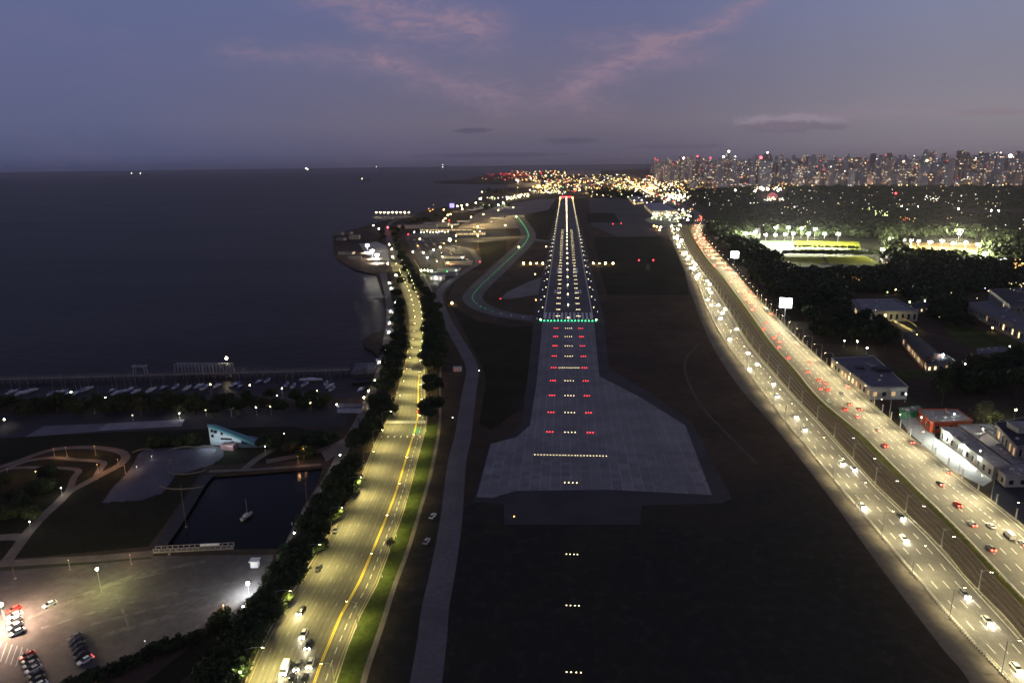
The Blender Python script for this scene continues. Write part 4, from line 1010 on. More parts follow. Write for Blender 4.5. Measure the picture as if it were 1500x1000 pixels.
def building(label, roof_px, h, wall_m, roof_m, cat='building', name='building', parapet=.5, wins=None, arched=False, win=(1.5,2.2), gap=4.0, storeys=1, ridge=None, group=None, eave=.4, lit=.3):
    """roof outline is read at roof height; walls stand below it, windows are parts of each wall"""
    Pw = hull_pts(roof_px, h); a = sum(Pw[i].x*Pw[(i+1) % len(Pw)].y-Pw[(i+1) % len(Pw)].x*Pw[i].y for i in range(len(Pw)))
    if a < 0: Pw = Pw[::-1]
    o = sum(Pw, Vector())/len(Pw); o.z = 0
    t = thing(name, label, cat, o, 0, group); L = [p-o for p in Pw]
    MB().prism([(p.x, p.y) for p in L], 0, h-.3).build('wall', wall_m, t)
    c = Vector((0,0,0)); out = []
    for p in L: d = p.xy.to_3d(); out.append((p.x+d.normalized().x*eave, p.y+d.normalized().y*eave))
    if ridge is None: MB().prism(out, h-.3, h).build('roof', roof_m, t)
    else:  # hipped / gabled over a quad: ridge joins the midpoints of the two short sides
        b = MB(); q = [Vector((x, y, h-.3)) for x, y in out]
        if (q[1]-q[0]).length > (q[2]-q[1]).length: q = q[1:]+q[:1]
        m0 = (q[0]+q[1])/2+Vector((0,0,ridge)); m1 = (q[2]+q[3])/2+Vector((0,0,ridge))
        b.add([q[0],q[1],q[2],q[3],m0,m1], [(1,2,5,4),(3,0,4,5),(0,1,4),(2,3,5),(3,2,1,0)]); b.build('roof', roof_m, t)
    n = len(L)
    if parapet and ridge is None:
        b = MB()
        for i in range(n):
            p, q = Vector((*out[i],0)), Vector((*out[(i+1) % n],0)); cc = (p+q)/2; b.box((cc.x, cc.y, h+parapet/2-.001), ((q-p).length-.31, .3, parapet), math.atan2((q-p).y, (q-p).x))
        b.build('parapet', wall_m, t)
    if ridge is None and name != 'hangar':
        rr_ = random.Random(len(label)); e0 = L[1]-L[0]; aa = math.atan2(e0.y, e0.x)
        for k_ in range(rr_.randint(5, 9)):
            a_, b_ = rr_.uniform(.12,.88), rr_.uniform(.2,.8); q_ = L[0].lerp(L[1], a_).lerp(L[3].lerp(L[2], a_), b_) if n == 4 else L[0]*0
            kk_ = rr_.random()
            if kk_ < .4: MB().box((q_.x,q_.y,h+.45), (rr_.uniform(1,2.2),rr_.uniform(.9,1.6),.9), aa).build('air_unit', M_pale, t)
            elif kk_ < .7: MB().tube((q_.x,q_.y,h), (q_.x,q_.y,h+1.3), .28, .28, 8).lathe([(.42,1.3),(.1,1.6)], (q_.x,q_.y,h), 8).build('roof_vent', M_pole, t)
            else: MB().box((q_.x,q_.y,h+.3), (rr_.uniform(4,8),.6,.45), aa+(PI/2 if rr_.random() < .5 else 0)).build('roof_duct', M_pole, t)
    nw = 0
    for i in range(n):
        p, q = L[i], L[(i+1) % n]; ln = (q-p).length
        if ln < gap*1.2: continue
        dirv = (q-p).normalized(); nrm = Vector((dirv.y, -dirv.x, 0)); mid = (p+q)/2+o
        if nrm.dot(mid.xy.to_3d()) > 0: continue           # this side faces away from where the photo was taken
        ang = math.atan2(dirv.y, dirv.x); k = int(ln/gap)
        for s in range(storeys):
            zc = (h-.6)*(s+.5)/storeys+.1
            for j in range(k):
                pos = p+dirv*((j+.5)*ln/k)+nrm*.03
                def mk():
                    b = MB(); w_, hh = win
                    if arched:
                        pts = [(-w_/2,-hh/2),(w_/2,-hh/2),(w_/2,hh/2-w_/2)]+[(w_/2*math.cos(a_), hh/2-w_/2+w_/2*math.sin(a_)) for a_ in (PI/4,PI/2,3*PI/4)]+[(-w_/2,hh/2-w_/2)]
                    else: pts = [(-w_/2,-hh/2),(w_/2,-hh/2),(w_/2,hh/2),(-w_/2,hh/2)]
                    m_ = len(pts); vs = [(x,-.04,z) for x, z in pts]+[(x,.2,z) for x, z in pts]
                    b.add(vs, [tuple(range(m_)), tuple(range(2*m_-1,m_-1,-1))]+[(i_+m_, (i_+1) % m_+m_, (i_+1) % m_, i_) for i_ in range(m_)]); return b
                r_ = R.random(); mm, kk = (E_win,'l') if r_ < lit*.6 else (E_dim,'d') if r_ < lit else (M_wind,'n')
                me = shared(('win', win, arched, kk), lambda: mk().mesh('window', mm))
                wo_ = link('window', me, t, (pos.x, pos.y, zc), ang); nw += 1
                fr = shared(('wfr', win, arched), lambda: MB().box((-win[0]/2-.12,0,0), (.2,.24,win[1]+.2)).box((win[0]/2+.12,0,0), (.2,.24,win[1]+.2)).box((0,-.02,-win[1]/2-.14), (win[0]+.5,.3,.16)).mesh('frame', M_wallp))
                link('frame', fr, wo_, (0,-.03,0))
    return t, L, o
def strips(t, L, h, n, m, name='skylight', lo=.08, hi=.92, wd=1.2, axis=0):
    q = L[:4]; a, b_, c, d_ = (q[0], q[1], q[2], q[3]) if axis == 0 else (q[1], q[2], q[3], q[0])
    for i in range(n):
        f = (i+.5)/n; p0 = a.lerp(b_, f).lerp(d_.lerp(c, f), lo); p1 = a.lerp(b_, f).lerp(d_.lerp(c, f), hi); cc = (p0+p1)/2
        MB().box((cc.x, cc.y, h+.18), ((p1-p0).length, wd, .35), math.atan2((p1-p0).y, (p1-p0).x)).build(name, m, t)
t, L, o = building('long arcaded hall with strip skylights on a blue roof above the dark tree', [(1248,439),(1312,438),(1345,456),(1259,456)], 9, M_wallp, M_roofb, 'hall', 'arcaded_hall', arched=True, win=(2.2,5), gap=4.6, lit=.12)
e = max(range(4), key=lambda i: (L[i]-L[(i+1) % 4]).length); strips(t, L, 9, 6, M_sky, axis=0 if e in (0,2) else 1)
t, L, o = building('flat roofed station with lit platform front beside the right carriageway', [(1218,525),(1280,522),(1330,567),(1276,568)], 7.5, M_wallp, M_roofb, 'station', 'station_building', win=(2.4,2.6), gap=5.5, storeys=1, lit=.55)
MB().box((8,2,8.6), (9,7,2.0)).build('roof_hatch', M_roofd, t)
MB().box((-4,6,8.3), (5,4,1.2)).build('roof_vent', M_roofd, t)
t, L, o = building('long dark gabled hall with glowing side windows next to yellow ramp', [(1324,492),(1340,487),(1378,518),(1354,526)], 8, M_brick, M_roofd, 'hall', 'gabled_hall', ridge=3.0, win=(1.3,3.2), gap=3.4, lit=.85)
t, L, o = building('low white front block with two floodlights at end of gabled hall', [(1352,524),(1386,520),(1400,530),(1358,534)], 5.5, M_wallp, M_roofd, 'building', 'front_block', win=(1.8,2.2), gap=4, lit=.8)
for i, (x, y) in enumerate([(1357,521.5),(1381,520)]):
    post_lamp('floodlight on the low front block, %s one' % ['left','right'][i], G(x,y,7.5), 7.5, .75, ['white','cool'][i], 90, 1500, (.9,1,.85), 'two floodlights of the front block')
t, L, o = building('red walled flat building with grey roof beside the highway court', [(1346,600),(1402,600),(1424,616),(1364,618)], 6, M_redw, M_roofp, 'building', 'red_building', win=(2.6,1.5), gap=7, lit=.1)
MB().box((0,0,8.2), (.5,.5,4)).build('chimney', M_brick, t)
t, L, o = building('long cream building with windowed court wall and three wall floodlights', [(1379,627),(1404,627),(1478,681),(1456,684)], 6.2, M_wallp, M_roofp, 'building', 'long_building', win=(1.6,2.6), gap=4.4, lit=.12)
t, L, o = building('low white roofed wing at the right end of the long cream building', [(1458,683),(1540,679),(1560,697),(1474,698)], 5, M_wallp, M_roofp, 'building', 'wing_building', win=(2,2), gap=5, lit=.1)
t, L, o = building('pale flat roofed shed behind the long cream building', [(1404,623),(1432,622),(1500,676),(1482,680)], 5, M_wall, M_roofp, 'building', 'shed', win=(2,2), gap=9, lit=0)
t, L, o = building('small white roofed annex right beside the red building', [(1434,622),(1452,622),(1478,640),(1462,642)], 5.2, M_wallp, mat('roof_white', (.68,.68,.66), (.55,.55,.53), .3), 'building', 'annex', win=(2,2), gap=6, lit=0)
t, L, o = building('ornate villa with arched front and pale cornices at the right edge', [(1458,620),(1500,612),(1560,640),(1490,655)], 11, M_wall, M_roofd, 'villa', 'villa', arched=True, win=(2.0,3.8), gap=5, storeys=2, lit=.2)
MB().box((0,0,12.6), (12,9,2.4)).build('roof_lantern', M_wallp, t); MB().box((0,0,14.0), (13,10,.4)).build('lantern_roof', M_roofp, t)
t, L, o = building('long two storey arcaded building along the lawn at the right edge', [(1420,444),(1447,441),(1580,498),(1556,512)], 10, M_wall, M_roofb, 'building', 'arcaded_building', arched=True, win=(2.2,4.5), gap=5.5, storeys=1, lit=.18)
t, L, o = building('grand grey stone block behind the long arcaded building', [(1450,424),(1560,420),(1580,446),(1480,448)], 14, M_wall, M_roofd, 'building', 'stone_block', win=(1.6,2.6), gap=5, storeys=2, lit=.05)
t, L, o = building('small house with three lit windows behind the arcaded hall', [(1334,444),(1358,440),(1368,447),(1340,451)], 6, M_wall, M_roofd, 'house', 'small_house', win=(1.8,2), gap=6, ridge=2, lit=.9)
t, L, o = building('low grey shed between the dark trees at the right', [(1432,511),(1470,508),(1480,515),(1434,518)], 5, M_wall, M_roofb, 'shed', 'shed', win=(2,2), gap=8, lit=0)
t, L, o = building('long blue roofed shed with pale eaves at right edge below car park', [(1463,524),(1500,512),(1580,545),(1540,560)], 7, M_wall, M_roofb, 'shed', 'shed', win=(2,2), gap=8, lit=0)
t, L, o = building('small low kiosk with green awning above the red building', [(1318,598),(1345,595),(1352,601),(1322,604)], 3.6, mat('green_wall', (.05,.3,.12), (.04,.22,.09), .4), M_roofp, 'kiosk', 'kiosk', win=(1.2,1.4), gap=5, lit=.3)
sheet('courtyard', [(1316,610),(1346,612),(1372,642),(1456,702),(1440,712),(1400,692),(1330,632)], mat('court_paving', (.42,.42,.40), (.34,.34,.32), .2, amt2=.25), .06)
sheet('grass', [(1305,545),(1365,540),(1372,550),(1340,556),(1310,556)], M_verge, .06)
sheet('grass', [(1376,470),(1420,480),(1500,500),(1560,530),(1540,545),(1400,500)], M_verge, .05)
sheet('pavement', [(1460,690),(1560,690),(1600,900),(1540,850),(1450,730)], M_asph_dark, .03)
for i, (x, y) in enumerate([(1389,634),(1414,652),(1437,668)]):
    t = thing('wall_floodlight', '%s floodlight on the long cream court wall' % ['upper left','middle','lower right'][i], 'floodlight', G(x,y,5.6), 0, 'floodlights on the court wall')
    MB().box((.3,.2,-.4), (.3,.3,.9)).build('bracket', M_pole, t); link('lamp', bulbm(.32, 'white', 200), t); put_light(t, (-1.6,-1.6,0), 13000, (.95,1,.88), 'POINT', size=.4)
# curved yellow-lit ramp
t = thing('curved_ramp', 'curved ramp with glowing yellow parapets behind the arcaded hall tree', 'ramp', G(1328,478))
o = G(1328,478); E_y = mat('ramp_concrete', (.5,.45,.25), (.4,.36,.2), .4)
for nm, pts in (('parapet', [(1306,469),(1318,471),(1332,476),(1342,484)]), ('parapet', [(1306,475),(1314,482),(1322,490),(1330,492)]), ('deck', [(1304,472),(1314,477),(1326,484),(1336,489)])):
    P = smooth_pts([G(*p)-o for p in pts], 4); b = MB()
    for a_, c_ in zip(P, P[1:]):
        m_ = (a_+c_)/2; b.box((m_.x, m_.y, 3.2 if nm == 'parapet' else 1.2), ((c_-a_).length+.3, .35 if nm == 'parapet' else 5, 1.2 if nm == 'parapet' else 2.2), math.atan2((c_-a_).y, (c_-a_).x))
    b.build(nm, E_y, t)
for x, y in ((1312,474),(1322,480),(1334,486)): p = G(x,y)-o; put_light(t, (p.x, p.y, 5.5), 1300, (1,.85,.35), 'POINT', size=.5)
for i, (x, y, key, s, pw_, hh) in enumerate([(1256,500,'lime',90,2500,6),(1270,509,'cool',40,900,5),(1237,499,'white',30,0,5),(1355,440.5,'white',120,2200,8),(1333,442.5,'lime',50,600,7),(1424,446,'cool',40,800,9),(1417,460,'white',25,300,5),(1454,480,'yellow',40,700,4),(1488,484,'white',50,900,6),(1471,508,'cool',20,0,5),(1479,507,'cool',20,0,5),(1493,519,'cool',60,500,6),(1400,533,'cool',30,600,4),(1414,533,'cool',30,600,4),
        (1312,424,'yellow',60,900,6),(1300,428,'lime',20,200,4),(1443,422,'violet',30,300,5),(1436,424,'violet',20,0,4),(1448,426,'yellow',20,0,4),(1467,427,'lime',30,0,6),(1230,532,'white',14,500,4),(1243,543,'white',14,500,4),(1257,561,'green',14,200,4),(1264,566,'white',14,500,4),(1327,577,'cool',30,500,5),(1343,490,'yellow',25,300,4),(1488,600,'lime',40,5000,7),(1470,617,'lime',30,4500,7),(1498,636,'lime',50,4500,8),(1398,606,'cool',20,2600,10),(1350,611,'white',20,3000,7),(1440,628,'white',16,3500,9),(1436,660,'white',10,1500,10),(1442,612,'lime',18,2600,5)]):  # the cool lamp and white ones near the end are added to brighten roofs
    post_lamp('%s lamp among the buildings east of the highway, %s in reading order' % ({'lime':'greenish','cool':'cold white','white':'white','yellow':'yellow','violet':'violet','green':'green'}[key], ordn(i)), G(x,y,hh), hh, .42 if s > 30 else .3, key, s, pw_*2.5, {'lime':(.95,1,.55),'cool':(.85,.95,1),'white':(1,.92,.75),'yellow':(1,.7,.3),'violet':(.5,.4,1),'green':(.2,1,.5)}[key], 'lamps among the eastern buildings', name='yard_lamp', cat='yard lamp')
# ------------------------------------------------------------------ billboards
def billboard(label, px, pyb, pyt, w_, h_, s, pw_):
    p = G(px, pyb); t = thing('billboard', label, 'billboard', p, math.atan2(p.y, p.x)-PI/2)
    D = dist(p); d = CM @ Vector(((px-750)/F, -(pyt-500)/F, -1)); zt = H+D/math.hypot(d.x, d.y)*d.z
    MB().tube((0,0,0), (0,0,zt-h_), .45, .4, 8).build('post', M_pole, t)
    MB().box((0,.35,zt-h_/2), (w_+.4,.5,h_+.4)).build('cabinet', M_dark, t)
    MB().box((0,0,zt-h_/2), (w_,.2,h_)).build('screen', emis('billboard_screen', (.93,1.0,.95), s*1.6), t)
    put_light(t, (0,-3,zt-h_/2), pw_, (.92,1,.95), 'POINT', size=1.5)
billboard('big glowing white billboard beside the right carriageway, nearer of two', 1148.5, 472, 436.5, 10, 8.5, 9, 9000)
billboard('smaller glowing white billboard beside the right carriageway, farther of two', 1075, 392, 368.5, 10, 8.5, 9, 6000)
for i, (x, y, yt, w_, h_) in enumerate([(1034,338,324,12,5),(1050,358,347,9,4)]):
    p = G(x, y); t = thing('road_sign', ['unlit pale panel sign on a post at the highway bend','unlit dark panel sign on a post below the highway bend'][i], 'sign', p, math.atan2(p.y,p.x)-PI/2)
    MB().tube((0,0,0), (0,0,9), .3, .25, 6).build('post', M_pole, t); MB().box((0,0,11), (w_,.3,h_)).build('panel', M_pale if i == 0 else M_pole, t)
# ------------------------------------------------------------------ sports fields
M_pitch = mat('pitch_grass', (.21,.23,.018), (.165,.19,.014), .05, rough=.95, spec=.05); M_pitch2 = mat('pale_pitch', (.16,.24,.13), (.13,.2,.10), .05, rough=.95, spec=.05)
M_clay = mat('clay_court', (.34,.24,.09), (.28,.19,.07), .08, rough=.95, spec=.05)
sheet('grass', [(1098,338),(1175,344),(1294,347),(1310,398),(1295,410),(1160,414),(1100,374)], M_grass, .03)
sheet('grass', [(1294,346),(1450,348),(1456,386),(1322,380)], M_grass, .03)
sheet('sports_pitch', [(1110,352),(1164,353),(1162,365),(1124,366)], M_pitch2, .06)
sheet('sports_pitch', [(1136,374),(1200,372.5),(1211,384),(1196,388),(1167,392)], M_pitch, .06)
sheet('sports_pitch', [(1206,372.5),(1267,375),(1302,391),(1214,386)], M_pitch, .06)
sheet('sports_pitch', [(1165,352),(1258,354),(1262,366),(1166,366)], M_pitch, .055)
sheet('clay_courts', [(1300,355),(1434,356),(1442,374),(1332,370)], M_clay, .06)
def flood(label, px, py, h, r, power, key='white', lc=(1,.98,.8), group=None, aim=None, aimp=0, down=False):
    p = G(px, py, h); t = thing('floodlight_mast', label, 'floodlight', (p.x,p.y,0), math.atan2(p.y,p.x)-PI/2, group)
    link('mast', shared(('fmast', h), lambda: MB().tube((0,0,0), (0,0,h), .3, .18, 6).mesh('mast', M_pole)), t)
    link('crossbar', shared(('fbar', h), lambda: MB().box((0,0,h), (5,.3,.3)).mesh('crossbar', M_dark)), t)
    for s in (-1.2, 1.2): link('lamp', bulbm(r, key, 260), t, (s, -.5, h+r*.6))
    if power: put_light(t, (0,0,h+(2.2 if not down else -.6)), power, lc, 'SPOT' if down else 'POINT', 100, 1.2, 1.0)
    if aim:
        o_ = put_light(t, (0,0,h-.5), aimp, lc, 'SPOT', 95, 1.0, 1.0)
        dv = G(*aim)-Vector((p.x,p.y,h)); o_.rotation_euler = (Matrix.Rotation(-t.rotation_euler.z, 3, 'Z') @ dv.to_track_quat('-Z', 'Y').to_matrix()).to_euler()
    return t
fl = [(1136.7,334),(1155,334),(1174.3,335),(1194,336),(1208,343.3),(1228,343.3),(1184,342.7),(1162,342.7),(1150,344),(1136,345),(1121.7,344.3),(1091.7,341.7),(1106,340.7)]
for i, (x, y) in enumerate(fl): flood('white floodlight mast around the green pitches, %s counted from the upper left' % ordn(i), x, y, 18, 1.5 if i < 9 else 1.2, 420000, group='floodlights of the green pitches', aim=[(1150,384),(1240,382),(1270,386),(1200,380),(1170,384)][i-4] if 4 <= i < 9 else None, aimp=3200000)
for i, (x, y, r) in enumerate([(1363,355,1.6),(1380,353.5,1.7),(1396,357.5,1.8),(1415,356,1.6),(1432.7,359,1.6),(1443,372,1.8),(1406,338,1.6),(1405,343,1.6),(1293,366,1.3),(1310,353,1.0),(1323,352.5,1.0),(1335,352.5,1.0),(1346,353.5,1.0)]):
    flood('floodlight mast around the clay courts, %s in the list from the court left' % ordn(i), x, y, 13, r*.85, 700000 if i < 8 else 180000, group='floodlights of the clay courts', lc=(1,.92,.66))
# hedge line with lit undersides between the pitches, and the clubhouses
for i in range(17): tree('small clipped tree in the row between the pitches, %s from the left' % ordn(i), G(1166+i*5.6, 361+i*.12, 3), 4.2, 7, 'bush', 'row of clipped trees between the pitches')
for i in range(24): tree('dark bushy tree in hedge between upper and near pitches, %s from the left' % ordn(i), G(1150+i*6.2+R.uniform(-1,1), 370+i*.06, 3.5), 5.5, 9, 'park', 'dark hedge between the pitches')
building('small lit clubhouse beside the nearest pitch', [(1290,376),(1304,375),(1308,381),(1294,383)], 5, M_wallp, M_roofp, 'clubhouse', 'clubhouse', win=(2,2), gap=5, lit=.8)
building('white peaked marquee house beside the clay courts', [(1416,378),(1432,374),(1442,381),(1424,384)], 6, M_wallp, mat('marquee_white', (.6,.6,.6), (.5,.5,.5), .3), 'marquee', 'marquee', ridge=4, win=(2,2), gap=5, lit=.5)
building('second white peaked marquee at the right of the clay courts', [(1455,380),(1478,377),(1488,384),(1464,388)], 6, M_wallp, mat('marquee_white', (.6,.6,.6), (.5,.5,.5), .3), 'marquee', 'marquee', ridge=4, win=(2,2), gap=5, lit=.5)
building('pale stand building at the left of the green pitches', [(1093,336),(1114,335),(1114,342),(1094,343)], 9, M_wallp, M_roofp, 'grandstand', 'grandstand', win=(3,2), gap=8, lit=.3)

# ------------------------------------------------------------------ marina
def pier(label, a, b, wd, z, pile_gap, rail=True, m=None, name='pier', cat='pier'):
    A = G(*a, z); B = G(*b, z); c = (A+B)/2; an = math.atan2((B-A).y, (B-A).x); ln = (B-A).length
    t = thing(name, label, cat, (c.x, c.y, 0), an); m = m or M_side
    MB().box((0,0,z-.25), (ln, wd, .5)).build('deck', m, t)
    pb = MB(); n = int(ln/pile_gap)
    for i in range(n+1):
        for s in (-1, 1): pb.box((-ln/2+.5+i*(ln-1)/n, s*(wd/2-.4), (z-3.4)/2), (.5,.5,z+2.4))
    q = pb.build('piles', mat('pile_concrete', (.16,.15,.14), (.11,.10,.095), .5), t); q['kind'] = 'stuff'
    if rail:
        rb = MB()
        for s in (-1, 1):
            for i in range(n*2+1): rb.box((-ln/2+.2+i*(ln-.4)/(n*2), s*(wd/2-.1), z+.55), (.22,.22,1.1))
            rb.box((0, s*(wd/2-.1), z+1.13), (ln,.2,.14))
        q = rb.build('railing', mat('worn_railing', (.30,.27,.25), (.2,.185,.17), .5), t); q['kind'] = 'stuff'
    return t
pier('long breakwater pier with closely spaced posts closing off the marina', (-80,557), (512,541), 4.5, 1.6, 4.2)
pier('fishing pier with a row of lamps reaching into the river', (546,318.5), (604,318.5), 9, 3, 14)
pier('thin far jetty with lit boats at its head', (592,289), (706,289), 8, 2.5, 30, False)
pier('short jetty beside the beach club at the bend of the coast', (541,437), (564,434), 6, 1.5, 8)
# white portal frame on the pier
t = thing('portal_frame', 'pale four legged portal frame standing on the breakwater pier', 'gantry', G(206,549), .05); sc_ = 1.0
for x in (-4.2, 4.2):
    for y in (-1.5, 1.5): MB().tube((x,y,0), (x*.9,y,6.2), .35, .3, 6).build('leg', M_pole, t)
MB().box((0,-1.5,6.4), (10,.5,.6)).build('beam', M_pole, t); MB().box((0,1.5,6.4), (10,.5,.6)).build('beam', M_pole, t)
for x in (-4.2,4.2): MB().box((x,0,6.9), (.5,4,.5)).build('crossbeam', M_pole, t)
# lattice screen structure on piles
t = thing('pile_structure', 'dim row of tall concrete piles carrying a beam beyond the marina pier', 'pile structure', G(297,543)); w_ = (G(341,541)-G(254,544)).length
for i in range(17):
    for y in (0, 4): MB().box((-w_/2+i*w_/16, y, 1.6), (.7,.7,6.4)).build('pile', M_pole, t)
MB().box((0,0,4.6), (w_+1,.6,.5)).build('beam', M_pole, t); MB().box((0,4,4.6), (w_+1,.6,.5)).build('beam', M_pole, t); MB().box((0,2,2.4), (w_,.3,.3)).build('beam', M_pole, t)
post_lamp('bright yellow lamp at the end of the pile structure', G(331.6,524.5,8), 8, .8, 'warm', 90, 2500, (1,.85,.5))
for i, x in enumerate(range(551, 600, 6)): post_lamp('globe lamp on the fishing pier, %s from the left' % ordn(i), G(x, 311.2, 9), 9, 1.5, 'warm', 50, 0, group='lamps of the fishing pier')
t = thing('pier_mast', 'tall thin mast at the middle of the fishing pier', 'mast', G(567,318)); MB().tube((0,0,0), (0,0,26), .5, .2, 6).build('mast', M_pale, t); MB().box((0,0,18), (7,.3,.3)).build('crosstree', M_pale, t)
BH = mat('boat_white', (.55,.56,.58), (.42,.43,.46), .8, rough=.4); BB = mat('boat_blue', (.10,.16,.30), (.07,.11,.22), .8, rough=.5)
def boat(label, p, ang, L_=9, m=None, mast_=True, group=None):
    t = thing('boat', label, 'boat', (p.x, p.y, -1.6), ang, group); b = MB(); m = m or BH; w_ = L_*.16
    sec = [(-L_/2,w_*.8,.9),(-L_*.2,w_,.9),(L_*.15,w_*.95,1.0),(L_*.38,w_*.5,1.15),(L_*.5,.04,1.3)]
    vs = []
    for x, ww, z in sec: vs += [(x,-ww,z),(x,-ww*.6,-.2),(x,ww*.6,-.2),(x,ww,z)]
    fs = []
    for j in range(4):
        for i in range(4): fs.append((j*4+i, (j+1)*4+i, (j+1)*4+(i+1) % 4, j*4+(i+1) % 4))
    fs += [(0,1,2,3),(19,18,17,16)]
    b.add(vs, fs).build('hull', m, t)
    MB().box((-L_*.05,0,1.35), (L_*.38,w_*1.2,.7), 0, .8).build('cabin', BH if m is BB else BB if R.random() < .4 else BH, t)
    if mast_: MB().tube((L_*.05,0,1), (L_*.05,0,L_*1.25), .09, .05, 5).build('mast', M_pole, t); MB().tube((L_*.05,0,2.2), (-L_*.38,0,2.1), .1, .08, 5).build('boom', M_pole, t)
    return t
k = 0
for x, y in [(18,575),(30,577),(44,574),(78,577),(92,575),(99,578),(112,577),(120,573),(130,570),(145,585),(165,573),(172,576),(184,574),(192,571),(200,574),(222,572),(240,569),(258,567),(275,569),(292,566),(300,568),(318,566),(345,564),(352,567),(380,560),(392,558),(420,564),(446,564),(484,566),(487,570),(478,562),(430,566),(528,572)]:
    boat('moored %s in the marina, %s from the left' % ('sailing boat' if x not in (380,392,528) else 'motor boat', ordn(k)), G(x, y, -1.6), R.choice([1.5,1.7,1.4,4.6])+R.uniform(-.1,.1) if x not in (456,) else 0, R.uniform(7,11), BH if R.random() < .75 else BB, x not in (380,392,528), 'boats moored in the marina'); k += 1
boat('long white motor yacht with dark windows lying broadside in the marina', G(456,557,-1.6), .05, 16, BH, False)
boat('grey boat with a bare mast lying in the dark pond', G(362,757,-1.1), 1.3, 6.5, M_pole, True).location.z = -1.1
boat('white sailing boat far out on the river', G(376,271,-1.6), 0, 22, BH, True)
for i, (x, y, key) in enumerate([(453,248.5,'white'),(198,255.5,'white'),(211,255.3,'white'),(556,245.5,'white'),(535,263,'warm'),(653,242.6,'cool'),(653,246,'white')]):
    p = G(x, y+1.0, 0); t = thing('ship', 'distant ship showing as a point of light on the river horizon, %s of seven' % ordn(i), 'ship', (p.x,p.y,-1.6), 0, 'ships on the river horizon')
    sc_ = dist(p)/9000
    b = hull([(-60*sc_,7*sc_,0,6*sc_,7*sc_),(40*sc_,8*sc_,0,6*sc_,8*sc_),(60*sc_,1*sc_,0,9*sc_,1*sc_)], 'hull', M_dark); link('hull', b, t); MB().box((-40*sc_,0,12*sc_), (16*sc_,10*sc_,12*sc_)).build('bridge', M_pale, t)
    for s in ((-40,20),(-20,14)) if i == 0 else ((-40,20),): link('lamp', bulbm(round((6 if i == 0 else 3.4)*sc_, 1), key, 14), t, (s[0]*sc_,0,s[1]*sc_))
def house(label, px, py, w_, d_, h_, wall_m, roof_m, ang=0.0, name='building', cat='building', lit_m=None, group=None, z0=0.0):
    t = thing(name, label, cat, G(px, py), ang, group)
    MB().box((0,0,h_/2+z0), (w_,d_,h_)).build('wall', wall_m, t); MB().box((0,0,h_+z0+.15), (w_+.8,d_+.8,.3)).build('roof', roof_m, t)
    if lit_m:
        n = max(2, int(w_/4))
        for i in range(n): MB().box((-w_/2+(i+.5)*w_/n, -d_/2-.02, h_*.5+z0), (w_/n*.34,.12,h_*.34)).build('window', lit_m if (i*7+int(px)) % 3 else E_dim, t)
    return t
house('long white boathouse at the right end of the marina', 514, 602, 14, 6, 3.2, mat('boathouse_white', (.62,.63,.66), (.5,.5,.53), .4), M_roofb, .02, 'boathouse', 'boathouse')
# river house on piles
t = thing('river_club', 'blue grey flat roofed club house standing on piles over the river', 'club house', G(533,548,0), .15)
MB().box((0,4,3.2), (15,26,.6)).build('roof', M_roofb, t); MB().box((0,4,1.4), (13.5,24,3)).build('wall', M_roofd, t); MB().box((0,-4,5), (7,8,3)).build('upper_floor', M_roofb, t)
for x in (-6,0,6):
    for y in (-6,0,6,12): MB().box((x,y,-1.6), (.5,.5,3)).build('pile', M_pole, t)
MB().box((0,-14,-.2), (13,9,.3)).build('terrace', M_asph_dark, t)
# white and teal wedge house
t = thing('wedge_house', 'white wedge shaped building with teal sides in the dark park', 'building', G(345,650), math.radians(-6))
M_wedge = mat('wedge_white', (.62,.72,.76), (.50,.60,.64), .3, rough=.6); M_teal = mat('teal_panel', (.10,.30,.33), (.08,.24,.27), .4, rough=.5)
Wd = (G(388,648)-G(306,656)).length
MB().add([(-Wd*.45,-3,0),(Wd*.20,-3,0),(Wd*.20,2,0),(-Wd*.45,3,0),(-Wd*.45,-3,11.2),(Wd*.20,-3,5.2),(Wd*.20,2,3.6),(-Wd*.45,3,8.0)], [(3,2,1,0),(4,5,6,7),(0,1,5,4),(1,2,6,5),(2,3,7,6),(3,0,4,7)]).build('body', M_wedge, t)
MB().add([(-Wd*.46,-3.4,10.2),(Wd*.50,-3.4,1.0),(Wd*.50,2.4,.9),(-Wd*.46,3.4,7.8),(-Wd*.46,-3.4,11.6),(Wd*.50,-3.4,2.4),(Wd*.50,2.4,1.6),(-Wd*.46,3.4,8.8)], [(3,2,1,0),(4,5,6,7),(0,1,5,4),(1,2,6,5),(2,3,7,6),(3,0,4,7)]).build('roof', M_teal, t)
MB().add([(Wd*-.02,-5,0),(Wd*.62,-2,0),(Wd*.55,6,0),(Wd*.2,6,0),(Wd*-.02,-5,3.0),(Wd*.62,-2,.5),(Wd*.55,6,.6),(Wd*.2,6,2.6)], [(3,2,1,0),(4,5,6,7),(0,1,5,4),(1,2,6,5),(2,3,7,6),(3,0,4,7)]).build('ramp_deck', mat('glass_deck', (.10,.14,.20), (.07,.10,.15), .6, rough=.4), t)
for x, z, ww in ((-.38,8.0,1.2),(-.31,7.6,1.6),(-.38,5.2,1.2),(-.18,6.9,1),(-.1,4.0,6)): MB().box((Wd*x,-2.9,z), (ww,1.4,.8 if ww > 3 else 1.4)).build('window', M_wind, t)
MB().box((Wd*.02,-6.5,1.4), (7,4,2.8)).build('entrance_box', mat('pale_red_panel', (.36,.22,.22), (.3,.18,.18), .4), t)
put_light(t, (-Wd*.25,-12,5), 1500, (.8,.95,1), 'POINT', size=.6); put_light(t, (Wd*.1,-10,4), 500, (.8,.95,1), 'POINT', size=.6)
